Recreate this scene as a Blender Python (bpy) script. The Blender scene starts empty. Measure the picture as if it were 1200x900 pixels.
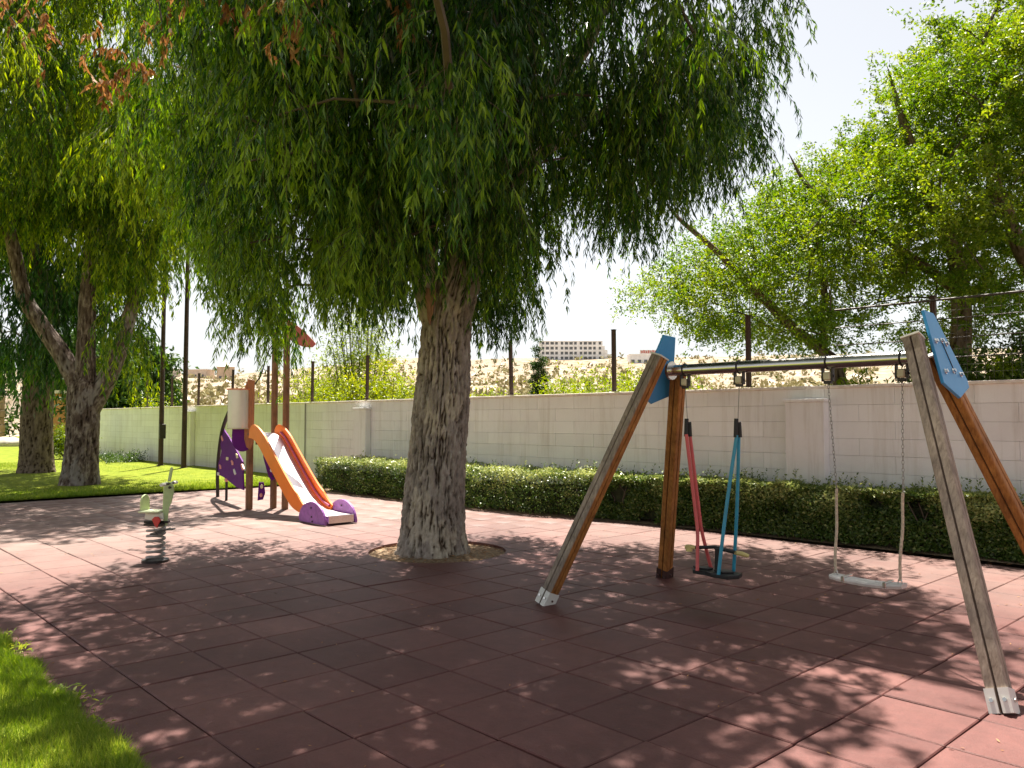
import bpy, bmesh, math, random
import numpy as np
from mathutils import Vector, noise, Matrix
R = math.radians
random.seed(11)
rng = np.random.default_rng(11)
scn = bpy.context.scene
C = scn.collection

# ---------------------------------------------------------------- camera
cd = bpy.data.cameras.new('camera')
cd.sensor_width = 36.0
cd.lens = 28.35
cd.clip_start = 0.05
cd.clip_end = 6000
cam = bpy.data.objects.new('camera', cd)
C.objects.link(cam)
cam.location = (0, 0, 1.65)
cam.rotation_euler = (R(90 + 2.54), 0, R(47))
scn.camera = cam

# ---------------------------------------------------------------- sky and sun
SUN = Vector((-0.341, 0.273, 1.0)).normalized()
elev = math.asin(SUN.z)
azim = math.atan2(SUN.x, SUN.y)
w = bpy.data.worlds.new("World")
scn.world = w
w.use_nodes = True
nt = w.node_tree
bg = nt.nodes['Background']
sky = nt.nodes.new('ShaderNodeTexSky')
sky.sky_type = 'NISHITA'
sky.sun_disc = False
sky.sun_elevation = elev
sky.sun_rotation = azim
sky.air_density = 1.0
sky.dust_density = 1.5
sky.ozone_density = 1.0
hs = nt.nodes.new('ShaderNodeHueSaturation')
hs.inputs['Saturation'].default_value = 0.22
nt.links.new(sky.outputs[0], hs.inputs['Color'])
nt.links.new(hs.outputs[0], bg.inputs[0])
bg.inputs[1].default_value = 0.06
sl = bpy.data.lights.new('sun', 'SUN')
sl.energy = 5.0
sl.angle = R(0.5)
sl.color = (1.0, 0.93, 0.82)
so = bpy.data.objects.new('sun', sl)
C.objects.link(so)
so.rotation_euler = SUN.to_track_quat('Z', 'Y').to_euler()
scn.view_settings.view_transform = 'Standard'
scn.view_settings.look = 'None'
scn.view_settings.exposure = 1.55
scn.view_settings.gamma = 1.0

# ---------------------------------------------------------------- helpers
def tag(o, label=None, cat=None, group=None, kind=None):
    if label: o['label'] = label
    if cat: o['category'] = cat
    if group: o['group'] = group
    if kind: o['kind'] = kind
    return o

def empty(name, loc=(0, 0, 0), rz=0, **k):
    o = bpy.data.objects.new(name, None)
    C.objects.link(o)
    o.empty_display_size = 0.2
    o.location = loc
    o.rotation_euler = (0, 0, rz)
    return tag(o, **k)

def link(name, me, mats, parent=None, **k):
    o = bpy.data.objects.new(name, me)
    C.objects.link(o)
    if mats is not None:
        for m in (mats if isinstance(mats, (list, tuple)) else [mats]):
            me.materials.append(m)
    if parent: o.parent = parent
    return tag(o, **k)

def obj(name, bm, mats, parent=None, smooth=False, **k):
    me = bpy.data.meshes.new(name)
    if smooth:
        for f in bm.faces: f.smooth = True
    bm.to_mesh(me)
    bm.free()
    if smooth:
        try: me.set_sharp_from_angle(angle=R(38))
        except Exception: pass
    return link(name, me, mats, parent, **k)

def npmesh(name, verts, faces, k, mats, parent=None, tint=None, smooth=False, **kw):
    """faces: (n,k) int array, all k-gons"""
    me = bpy.data.meshes.new(name)
    nv = len(verts); nf = len(faces)
    me.vertices.add(nv)
    me.vertices.foreach_set('co', np.asarray(verts, dtype=np.float32).ravel())
    me.loops.add(nf * k)
    me.loops.foreach_set('vertex_index', np.asarray(faces, dtype=np.int32).ravel())
    me.polygons.add(nf)
    me.polygons.foreach_set('loop_start', np.arange(0, nf * k, k, dtype=np.int32))
    if tint is not None:
        a = me.attributes.new('tint', 'FLOAT', 'FACE')
        a.data.foreach_set('value', np.asarray(tint, dtype=np.float32))
    if smooth:
        me.polygons.foreach_set('use_smooth', np.ones(nf, dtype=bool))
    me.update(calc_edges=True)
    return link(name, me, mats, parent, **kw)

def box(bm, x0, x1, y0, y1, z0, z1, bev=0.0, M=None, mi=0):
    vs = [bm.verts.new((x, y, z)) for z in (z0, z1) for y in (y0, y1) for x in (x0, x1)]
    fs = []
    for q in ((0, 2, 3, 1), (4, 5, 7, 6), (0, 1, 5, 4), (2, 6, 7, 3), (0, 4, 6, 2), (1, 3, 7, 5)):
        f = bm.faces.new([vs[i] for i in q]); f.material_index = mi; fs.append(f)
    if bev > 0:
        es = list({e for f in fs for e in f.edges})
        r = bmesh.ops.bevel(bm, geom=es, offset=bev, segments=1, affect='EDGES', profile=0.5)
        vs = list({v for f in r['faces'] for v in f.verts} | {v for v in vs if v.is_valid})
        for f in r['faces']: f.material_index = mi
    if M is not None:
        bmesh.ops.transform(bm, matrix=M, verts=[v for v in vs if v.is_valid])
    return vs

def frame_dirs(d, hint=None):
    d = Vector(d).normalized()
    h = Vector(hint) if hint is not None else (Vector((0, 0, 1)) if abs(d.z) < 0.9 else Vector((1, 0, 0)))
    u = (h - d * h.dot(d)).normalized()
    return d, u, d.cross(u)

def tube(bm, pts, rad, seg=8, cap=True, mi=0, hint=None):
    pts = [Vector(p) for p in pts]
    n = len(pts)
    if not isinstance(rad, (list, tuple)): rad = [rad] * n
    rings = []
    u = None
    for i, p in enumerate(pts):
        d = (pts[min(i + 1, n - 1)] - pts[max(i - 1, 0)]).normalized()
        if u is None:
            _, u, v = frame_dirs(d, hint)
        else:
            u = (u - d * u.dot(d))
            u.normalize(); v = d.cross(u)
        rings.append([bm.verts.new(p + (u * math.cos(2 * math.pi * k / seg) + v * math.sin(2 * math.pi * k / seg)) * rad[i]) for k in range(seg)])
    for a, b in zip(rings, rings[1:]):
        for k in range(seg):
            f = bm.faces.new((a[k], a[(k + 1) % seg], b[(k + 1) % seg], b[k])); f.material_index = mi
    if cap:
        f = bm.faces.new(list(reversed(rings[0]))); f.material_index = mi
        f = bm.faces.new(rings[-1]); f.material_index = mi
    return rings

def prism(bm, prof, p0, p1, udir, mis=None):
    """extrude a 2D profile from p0 to p1; profile x along udir"""
    p0 = Vector(p0); p1 = Vector(p1)
    d, u, v = frame_dirs(p1 - p0, udir)
    a = [bm.verts.new(p0 + u * x + v * y) for x, y in prof]
    b = [bm.verts.new(p1 + u * x + v * y) for x, y in prof]
    n = len(prof)
    for k in range(n):
        f = bm.faces.new((a[k], a[(k + 1) % n], b[(k + 1) % n], b[k]))
        if mis: f.material_index = mis[k]
    bm.faces.new(list(reversed(a))); bm.faces.new(b)
    return a, b

def plate(bm, poly, origin, du, dv, th, bev=0.0):
    """flat polygon (u,v) with thickness th, centred on its plane"""
    du = Vector(du).normalized(); dv = Vector(dv)
    dv = (dv - du * dv.dot(du)).normalized(); n = du.cross(dv)
    o = Vector(origin)
    a = [bm.verts.new(o + du * p[0] + dv * p[1] - n * th / 2) for p in poly]
    b = [bm.verts.new(o + du * p[0] + dv * p[1] + n * th / 2) for p in poly]
    k = len(poly)
    f1 = bm.faces.new(list(reversed(a))); f2 = bm.faces.new(b)
    fs = [f1, f2]
    for i in range(k):
        fs.append(bm.faces.new((a[i], a[(i + 1) % k], b[(i + 1) % k], b[i])))
    if bev:
        es = list(set(f1.edges) | set(f2.edges))
        bmesh.ops.bevel(bm, geom=es, offset=bev, segments=2, affect='EDGES', profile=0.5)

def catmull(P, n):
    """resample polyline list of tuples (any dim) by Catmull-Rom into n points"""
    P = np.array(P, dtype=float)
    Q = np.vstack([2 * P[0] - P[1], P, 2 * P[-1] - P[-2]])
    out = []
    m = len(P) - 1
    for i in range(n):
        t = i / (n - 1) * m
        k = min(int(t), m - 1); f = t - k
        a, b, c, d = Q[k], Q[k + 1], Q[k + 2], Q[k + 3]
        out.append(0.5 * ((2 * b) + (-a + c) * f + (2 * a - 5 * b + 4 * c - d) * f * f + (-a + 3 * b - 3 * c + d) * f ** 3))
    return np.array(out)

# ---------------------------------------------------------------- materials
def newmat(name):
    m = bpy.data.materials.new(name)
    m.use_nodes = True
    n = m.node_tree
    return m, n, n.nodes['Principled BSDF'], n.links.new

def N(n, t, **k):
    x = n.nodes.new('ShaderNode' + t)
    for a, b in k.items():
        if a in x.inputs: x.inputs[a].default_value = b
        else: setattr(x, a, b)
    return x

def ramp(n, stops):
    r = n.nodes.new('ShaderNodeValToRGB')
    e = r.color_ramp.elements
    while len(e) < len(stops): e.new(0.5)
    for q, (p, c) in zip(e, stops):
        q.position = p; q.color = (*c, 1)
    return r

def plain(name, col, rough=0.5, metal=0.0, nscale=0, namt=0.15, bump=0.0, bscale=None, spec=0.5, stretch=None):
    m, n, b, L = newmat(name)
    b.inputs['Roughness'].default_value = rough
    b.inputs['Metallic'].default_value = metal
    b.inputs['Specular IOR Level'].default_value = spec
    b.inputs['Base Color'].default_value = (*col, 1)
    tc = N(n, 'TexCoord'); mp = N(n, 'Mapping')
    L(tc.outputs['Object'], mp.inputs[0])
    if stretch: mp.inputs['Scale'].default_value = stretch
    if nscale:
        t = N(n, 'TexNoise', Scale=nscale, Detail=6.0, Roughness=0.6)
        L(mp.outputs[0], t.inputs['Vector'])
        lo = tuple(max(0, c * (1 - namt)) for c in col); hi = tuple(min(1, c * (1 + namt)) for c in col)
        r = ramp(n, [(0.32, lo), (0.68, hi)])
        L(t.outputs['Fac'], r.inputs[0]); L(r.outputs[0], b.inputs['Base Color'])
    if bump:
        t2 = N(n, 'TexNoise', Scale=bscale or nscale * 3, Detail=5.0)
        L(mp.outputs[0], t2.inputs['Vector'])
        bp = N(n, 'Bump', Strength=bump, Distance=0.01)
        L(t2.outputs['Fac'], bp.inputs['Height']); L(bp.outputs[0], b.inputs['Normal'])
    return m

def leafmat(name, dark, mid, light, trans=0.45, rough=0.42):
    m, n, b, L = newmat(name)
    at = N(n, 'Attribute', attribute_name='tint')
    r = ramp(n, [(0.0, dark), (0.55, mid), (1.0, light)])
    L(at.outputs['Fac'], r.inputs[0])
    L(r.outputs[0], b.inputs['Base Color'])
    b.inputs['Roughness'].default_value = rough
    b.inputs['Specular IOR Level'].default_value = 0.35
    tr = N(n, 'BsdfTranslucent')
    hsv = N(n, 'HueSaturation', Hue=0.49, Saturation=1.12, Value=1.25)
    L(r.outputs[0], hsv.inputs['Color']); L(hsv.outputs[0], tr.inputs['Color'])
    mx = N(n, 'MixShader')
    mx.inputs[0].default_value = trans
    L(b.outputs[0], mx.inputs[1]); L(tr.outputs[0], mx.inputs[2])
    L(mx.outputs[0], n.nodes['Material Output'].inputs['Surface'])
    return m

def barkmat(name, dark, mid, light, patch, sc=1.0, patchamt=0.62):
    m, n, b, L = newmat(name)
    b.inputs['Roughness'].default_value = 0.9
    b.inputs['Specular IOR Level'].default_value = 0.2
    tc = N(n, 'TexCoord'); mp = N(n, 'Mapping'); mp.inputs['Scale'].default_value = (1, 1, 0.36)
    L(tc.outputs['Object'], mp.inputs[0])
    t = N(n, 'TexNoise', Scale=14.0 * sc, Detail=8.0, Roughness=0.65, Distortion=0.4)
    L(mp.outputs[0], t.inputs['Vector'])
    r = ramp(n, [(0.3, dark), (0.5, mid), (0.72, light)])
    L(t.outputs['Fac'], r.inputs[0])
    # peeled patches
    mp2 = N(n, 'Mapping'); mp2.inputs['Scale'].default_value = (1, 1, 0.45)
    L(tc.outputs['Object'], mp2.inputs[0])
    t2 = N(n, 'TexNoise', Scale=3.2 * sc, Detail=3.0, Roughness=0.5)
    L(mp2.outputs[0], t2.inputs['Vector'])
    r2 = ramp(n, [(patchamt - 0.03, (0, 0, 0)), (patchamt + 0.02, (1, 1, 1))])
    L(t2.outputs['Fac'], r2.inputs[0])
    mx = N(n, 'MixRGB'); mx.inputs[2].default_value = (*patch, 1)
    sc2 = N(n, 'Math', operation='MULTIPLY'); sc2.inputs[1].default_value = 0.7
    L(r2.outputs[0], sc2.inputs[0]); L(sc2.outputs[0], mx.inputs[0]); L(r.outputs[0], mx.inputs[1])
    # fissures: depth attribute written with the geometry
    at = N(n, 'Attribute', attribute_name='depth')
    r3 = ramp(n, [(0.0, (1, 1, 1)), (0.3, (.80, .78, .76)), (0.75, (0.20, 0.16, 0.13)), (1.0, (0.12, 0.09, 0.07))])
    L(at.outputs['Fac'], r3.inputs[0])
    mu = N(n, 'MixRGB', blend_type='MULTIPLY'); mu.inputs[0].default_value = 1.0
    L(mx.outputs[0], mu.inputs[1]); L(r3.outputs[0], mu.inputs[2])
    L(mu.outputs[0], b.inputs['Base Color'])
    t3 = N(n, 'TexNoise', Scale=45.0 * sc, Detail=8.0, Roughness=0.7)
    L(mp.outputs[0], t3.inputs['Vector'])
    bp = N(n, 'Bump', Strength=0.8, Distance=0.02)
    L(t3.outputs['Fac'], bp.inputs['Height']); L(bp.outputs[0], b.inputs['Normal'])
    return m

def woodmat(name, dark, light, rough=0.7):
    m, n, b, L = newmat(name)
    b.inputs['Roughness'].default_value = rough
    b.inputs['Specular IOR Level'].default_value = 0.3
    tc = N(n, 'TexCoord'); mp = N(n, 'Mapping'); mp.inputs['Scale'].default_value = (30, 30, 1.6)
    L(tc.outputs['Object'], mp.inputs[0])
    t = N(n, 'TexNoise', Scale=1.6, Detail=6.0, Roughness=0.65, Distortion=0.6)
    L(mp.outputs[0], t.inputs['Vector'])
    r = ramp(n, [(0.3, dark), (0.7, light)])
    L(t.outputs['Fac'], r.inputs[0])
    t2 = N(n, 'TexNoise', Scale=5.0, Detail=4.0)
    L(tc.outputs['Object'], t2.inputs['Vector'])
    r2 = ramp(n, [(0.35, (0.6, 0.6, 0.62)), (0.65, (1.1, 1.08, 1.05))])
    L(t2.outputs['Fac'], r2.inputs[0])
    mu = N(n, 'MixRGB', blend_type='MULTIPLY'); mu.inputs[0].default_value = 0.8
    L(r.outputs[0], mu.inputs[1]); L(r2.outputs[0], mu.inputs[2]); L(mu.outputs[0], b.inputs['Base Color'])
    bp = N(n, 'Bump', Strength=0.35, Distance=0.004)
    L(t.outputs['Fac'], bp.inputs['Height']); L(bp.outputs[0], b.inputs['Normal'])
    return m

# rubber tiles
def rubbermat():
    m, n, b, L = newmat('red_rubber')
    b.inputs['Roughness'].default_value = 0.62
    b.inputs['Specular IOR Level'].default_value = 0.45
    geo = N(n, 'NewGeometry')
    oi = N(n, 'ObjectInfo'); at = N(n, 'Attribute', attribute_name='tint')
    ad = N(n, 'Math', operation='ADD'); L(oi.outputs['Random'], ad.inputs[0]); L(at.outputs['Fac'], ad.inputs[1])
    fr = N(n, 'Math', operation='FRACT'); L(ad.outputs[0], fr.inputs[0])
    r = ramp(n, [(0.0, (0.108, 0.033, 0.028)), (0.5, (0.130, 0.042, 0.035)), (1.0, (0.155, 0.056, 0.047))])
    L(fr.outputs[0], r.inputs[0])
    # big worn and dusty areas
    t = N(n, 'TexNoise', Scale=0.7, Detail=5.0, Roughness=0.6); L(geo.outputs['Position'], t.inputs['Vector'])
    r1 = ramp(n, [(0.35, (0.70, 0.66, 0.68)), (0.5, (.95, .95, .97)), (0.68, (1.28, 1.42, 1.42))]); L(t.outputs['Fac'], r1.inputs[0])
    mu = N(n, 'MixRGB', blend_type='MULTIPLY'); mu.inputs[0].default_value = 1; L(r.outputs[0], mu.inputs[1]); L(r1.outputs[0], mu.inputs[2])
    t2 = N(n, 'TexNoise', Scale=9.0, Detail=6.0, Roughness=0.7); L(geo.outputs['Position'], t2.inputs['Vector'])
    r2 = ramp(n, [(0.3, (0.84, 0.82, 0.82)), (0.7, (1.14, 1.14, 1.14))]); L(t2.outputs['Fac'], r2.inputs[0])
    mu2 = N(n, 'MixRGB', blend_type='MULTIPLY'); mu2.inputs[0].default_value = 1; L(mu.outputs[0], mu2.inputs[1]); L(r2.outputs[0], mu2.inputs[2])
    t3 = N(n, 'TexVoronoi', Scale=260.0); L(geo.outputs['Position'], t3.inputs['Vector'])
    r3 = ramp(n, [(0.0, (0.72, 0.7, 0.7)), (1.0, (1.22, 1.24, 1.25))]); L(t3.outputs['Color'], r3.inputs[0])
    mu3 = N(n, 'MixRGB', blend_type='MULTIPLY'); mu3.inputs[0].default_value = 0.8; L(mu2.outputs[0], mu3.inputs[1]); L(r3.outputs[0], mu3.inputs[2])
    # sunlight painted into the colour: paler paving where the trees leave it open
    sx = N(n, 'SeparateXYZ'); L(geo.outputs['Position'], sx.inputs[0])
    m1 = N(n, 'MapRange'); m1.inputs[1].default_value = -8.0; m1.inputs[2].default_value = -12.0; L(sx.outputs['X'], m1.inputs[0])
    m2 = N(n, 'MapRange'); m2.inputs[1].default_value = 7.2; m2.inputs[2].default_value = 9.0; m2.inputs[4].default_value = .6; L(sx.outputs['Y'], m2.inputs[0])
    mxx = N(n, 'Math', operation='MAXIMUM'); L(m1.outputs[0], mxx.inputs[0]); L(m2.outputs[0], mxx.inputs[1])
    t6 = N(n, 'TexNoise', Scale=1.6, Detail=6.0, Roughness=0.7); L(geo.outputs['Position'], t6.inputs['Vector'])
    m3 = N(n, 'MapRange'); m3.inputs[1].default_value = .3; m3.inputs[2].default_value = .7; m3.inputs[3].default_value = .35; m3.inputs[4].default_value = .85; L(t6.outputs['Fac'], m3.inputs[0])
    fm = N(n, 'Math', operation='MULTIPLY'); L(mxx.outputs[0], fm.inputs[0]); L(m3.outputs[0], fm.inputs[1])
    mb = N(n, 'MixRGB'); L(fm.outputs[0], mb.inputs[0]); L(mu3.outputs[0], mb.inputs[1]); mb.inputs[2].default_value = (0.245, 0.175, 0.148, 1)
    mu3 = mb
    # pale dust speckles and dark scuffs
    t4 = N(n, 'TexNoise', Scale=34.0, Detail=3.0, Roughness=0.8); L(geo.outputs['Position'], t4.inputs['Vector'])
    r4 = ramp(n, [(0.70, (0, 0, 0)), (0.78, (0.5, 0.5, 0.5))]); L(t4.outputs['Fac'], r4.inputs[0])
    mx = N(n, 'MixRGB'); L(r4.outputs[0], mx.inputs[0]); L(mu3.outputs[0], mx.inputs[1]); mx.inputs[2].default_value = (0.33, 0.24, 0.2, 1)
    L(mx.outputs[0], b.inputs['Base Color'])
    bp = N(n, 'Bump', Strength=0.35, Distance=0.003); L(t3.outputs['Distance'], bp.inputs['Height'])
    bp2 = N(n, 'Bump', Strength=0.25, Distance=0.02); L(t2.outputs['Fac'], bp2.inputs['Height']); L(bp.outputs[0], bp2.inputs['Normal'])
    L(bp2.outputs[0], b.inputs['Normal'])
    return m

def groundmat(name, cols, sc, rough=0.95, bump=0.4):
    m, n, b, L = newmat(name)
    b.inputs['Roughness'].default_value = rough
    b.inputs['Specular IOR Level'].default_value = 0.1
    geo = N(n, 'NewGeometry')
    t = N(n, 'TexNoise', Scale=sc, Detail=9.0, Roughness=0.72); L(geo.outputs['Position'], t.inputs['Vector'])
    r = ramp(n, cols); L(t.outputs['Fac'], r.inputs[0]); L(r.outputs[0], b.inputs['Base Color'])
    bp = N(n, 'Bump', Strength=bump, Distance=0.03); L(t.outputs['Fac'], bp.inputs['Height']); L(bp.outputs[0], b.inputs['Normal'])
    return m

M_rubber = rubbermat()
M_under = plain('joint_grit', (0.02, 0.012, 0.012), 1.0, nscale=20)
M_soil = groundmat('soil', [(0.3, (0.10, 0.065, 0.04)), (0.5, (0.24, 0.17, 0.11)), (0.7, (0.40, 0.31, 0.21))], 22)
M_grassbase = groundmat('turf', [(0.3, (0.10, 0.14, 0.014)), (0.5, (0.17, 0.21, 0.02)), (0.75, (0.27, 0.28, 0.03))], 2.2)
M_blade = leafmat('grass_blade', (0.06, 0.12, 0.014), (0.17, 0.27, 0.03), (0.38, 0.42, 0.08), 0.45, 0.5)
M_leaf = leafmat('willow_leaf', (0.009, 0.034, 0.007), (0.040, 0.115, 0.016), (0.22, 0.35, 0.035), 0.42, 0.34)
M_leaf2 = leafmat('left_leaf', (0.020, 0.056, 0.008), (0.075, 0.16, 0.014), (0.30, 0.38, 0.03), 0.60)
M_leafR = leafmat('feather_leaf', (0.030, 0.075, 0.012), (0.10, 0.19, 0.020), (0.27, 0.33, 0.04), 0.5)
M_leafB = leafmat('bush_leaf', (0.08, 0.13, 0.015), (0.20, 0.27, 0.020), (0.36, 0.38, 0.04), 0.5)
M_leafD = leafmat('dark_leaf', (0.018, 0.04, 0.010), (0.04, 0.085, 0.016), (0.10, 0.16, 0.03), 0.35)
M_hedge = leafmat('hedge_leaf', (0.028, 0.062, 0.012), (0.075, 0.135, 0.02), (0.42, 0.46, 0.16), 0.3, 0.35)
M_dead = leafmat('dead_leaf', (0.18, 0.08, 0.03), (0.34, 0.17, 0.07), (0.50, 0.30, 0.14), 0.35, 0.7)
M_twig = plain('twig', (0.085, 0.066, 0.048), 0.9, nscale=8)
M_bark = barkmat('grey_brown_bark', (0.24, 0.195, 0.16), (0.36, 0.305, 0.26), (0.52, 0.47, 0.41), (0.58, 0.50, 0.39), 1.0, 0.56)
M_bark2 = barkmat('flaky_bark', (0.05, 0.034, 0.028), (0.15, 0.11, 0.09), (0.42, 0.36, 0.32), (0.30, 0.27, 0.25), 0.8, 0.58)
M_bark3 = barkmat('brown_bark', (0.07, 0.05, 0.038), (0.17, 0.125, 0.095), (0.26, 0.2, 0.155), (0.2, 0.15, 0.11), 0.9, 0.66)
M_barkR = barkmat('tan_bark', (0.09, 0.06, 0.045), (0.20, 0.14, 0.10), (0.32, 0.24, 0.17), (0.34, 0.26, 0.2), 1.2)
M_scar = plain('fresh_wood', (0.33, 0.17, 0.10), 0.8, nscale=6, namt=0.4, bump=0.5, stretch=(6, 6, 1))
def wallmat():
    m, n, b, L = newmat('white_wall_paint')
    b.inputs['Roughness'].default_value = 0.85; b.inputs['Specular IOR Level'].default_value = 0.25
    geo = N(n, 'NewGeometry'); oi = N(n, 'ObjectInfo')
    mp = N(n, 'Mapping'); mp.inputs['Scale'].default_value = (1, 1, 1.0); L(geo.outputs['Position'], mp.inputs[0])
    t = N(n, 'TexNoise', Scale=0.9, Detail=7.0, Roughness=0.65); L(mp.outputs[0], t.inputs['Vector'])
    r = ramp(n, [(0.3, (0.80, 0.775, 0.77)), (0.5, (0.87, 0.855, 0.85)), (0.7, (0.90, 0.89, 0.885))]); L(t.outputs['Fac'], r.inputs[0])
    # rain streaks running down from the coping
    mp2 = N(n, 'Mapping'); mp2.inputs['Scale'].default_value = (5, 5, 0.35); L(geo.outputs['Position'], mp2.inputs[0])
    t2 = N(n, 'TexNoise', Scale=1.5, Detail=5.0, Roughness=0.7); L(mp2.outputs[0], t2.inputs['Vector'])
    r2 = ramp(n, [(0.50, (1, 1, 1)), (0.72, (0.80, 0.77, 0.73))]); L(t2.outputs['Fac'], r2.inputs[0])
    mu = N(n, 'MixRGB', blend_type='MULTIPLY'); mu.inputs[0].default_value = 0.8; L(r.outputs[0], mu.inputs[1]); L(r2.outputs[0], mu.inputs[2])
    # each block a shade of its own
    mr = N(n, 'MapRange'); mr.inputs[3].default_value = 0.955; mr.inputs[4].default_value = 1.03; L(oi.outputs['Random'], mr.inputs[0])
    mu2 = N(n, 'MixRGB', blend_type='MULTIPLY'); mu2.inputs[0].default_value = 1; L(mu.outputs[0], mu2.inputs[1]); L(mr.outputs[0], mu2.inputs[2])
    # splashed earth at the foot
    sx = N(n, 'SeparateXYZ'); L(geo.outputs['Position'], sx.inputs[0])
    md = N(n, 'MapRange'); md.inputs[1].default_value = 0.9; md.inputs[2].default_value = 0.2; md.inputs[3].default_value = 0; md.inputs[4].default_value = .35; L(sx.outputs['Z'], md.inputs[0])
    mm = N(n, 'Math', operation='MULTIPLY'); L(md.outputs[0], mm.inputs[0]); L(t2.outputs['Fac'], mm.inputs[1])
    mx = N(n, 'MixRGB'); L(mm.outputs[0], mx.inputs[0]); L(mu2.outputs[0], mx.inputs[1]); mx.inputs[2].default_value = (.42, .34, .27, 1)
    L(mx.outputs[0], b.inputs['Base Color'])
    t3 = N(n, 'TexNoise', Scale=50.0, Detail=6.0); L(geo.outputs['Position'], t3.inputs['Vector'])
    bp = N(n, 'Bump', Strength=0.35, Distance=0.006); L(t3.outputs['Fac'], bp.inputs['Height']); L(bp.outputs[0], b.inputs['Normal'])
    return m
M_wall = wallmat()
M_mortar = plain('mortar', (0.50, 0.47, 0.455), 0.95, nscale=12)
M_cope = plain('coping_stone', (0.78, 0.70, 0.63), 0.8, nscale=9, namt=0.15, bump=0.3, bscale=30)
M_black = plain('black_paint', (0.022, 0.016, 0.014), 0.5, nscale=9, namt=0.3)
M_fwire = plain('dark_fence_wire', (0.07, 0.06, 0.055), 0.5, 0.3)
M_rust = plain('dark_brown_paint', (0.05, 0.022, 0.018), 0.6, nscale=5, namt=0.4)
M_wire = plain('galvanised_wire', (0.30, 0.29, 0.27), 0.5, 0.4)
M_gwood = woodmat('weathered_grey_wood', (0.20, 0.15, 0.115), (0.44, 0.36, 0.29))
M_owood = woodmat('stained_orange_wood', (0.24, 0.085, 0.022), (0.52, 0.235, 0.065), 0.55)
M_bwood = woodmat('brown_post_wood', (0.15, 0.075, 0.038), (0.33, 0.185, 0.10), 0.6)
M_dgroove = plain('groove', (0.05, 0.03, 0.02), 0.9, nscale=4)
M_blue = plain('blue_plastic', (0.045, 0.27, 0.56), 0.38, nscale=3, namt=0.07, bump=0.06, bscale=120)
M_steel = plain('stainless_steel', (0.62, 0.60, 0.57), 0.24, 1.0, nscale=4, namt=0.08)
M_white = plain('cream_paint', (0.74, 0.72, 0.66), 0.5, nscale=5, namt=0.06)
M_cream = plain('cream_plastic', (0.58, 0.52, 0.36), 0.5, nscale=10)
M_rubberblk = plain('black_rubber', (0.012, 0.012, 0.013), 0.55, nscale=14, namt=0.3)
M_pink = plain('pink_tube', (0.62, 0.10, 0.10), 0.4, nscale=8, namt=0.12)
M_teal = plain('blue_tube', (0.03, 0.30, 0.46), 0.35, nscale=8, namt=0.12)
M_yellow = plain('yellow_grip', (0.62, 0.52, 0.20), 0.45, nscale=8)
M_rope = plain('pale_rope', (0.55, 0.47, 0.36), 0.85, nscale=40, namt=0.3, bump=0.6, bscale=90)
M_orange = plain('orange_plastic', (0.86, 0.20, 0.012), 0.32, nscale=3, namt=0.08, bump=0.05, bscale=60)
M_chute = plain('chute_steel', (0.80, 0.79, 0.80), 0.33, 0.75, nscale=6, namt=0.05)
M_magenta = plain('magenta_rail', (0.40, 0.06, 0.15), 0.4, nscale=5)
M_purple = plain('purple_plastic', (0.12, 0.012, 0.18), 0.6, nscale=4, namt=0.12, bump=0.05, bscale=60, spec=0.15)
M_lilac = plain('lilac_plastic', (0.27, 0.09, 0.36), 0.45, nscale=14, namt=0.22)
M_leafroof = plain('salmon_plastic', (0.55, 0.13, 0.12), 0.42, nscale=4, namt=0.1)
M_hold = plain('coral_hold', (0.80, 0.33, 0.28), 0.5)
M_hold2 = plain('yellow_hold', (0.80, 0.72, 0.42), 0.5)
M_green = plain('pale_green_plastic', (0.50, 0.60, 0.30), 0.45, nscale=9, namt=0.12)
M_red = plain('red_plastic', (0.62, 0.05, 0.05), 0.45)
M_hill = None

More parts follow.
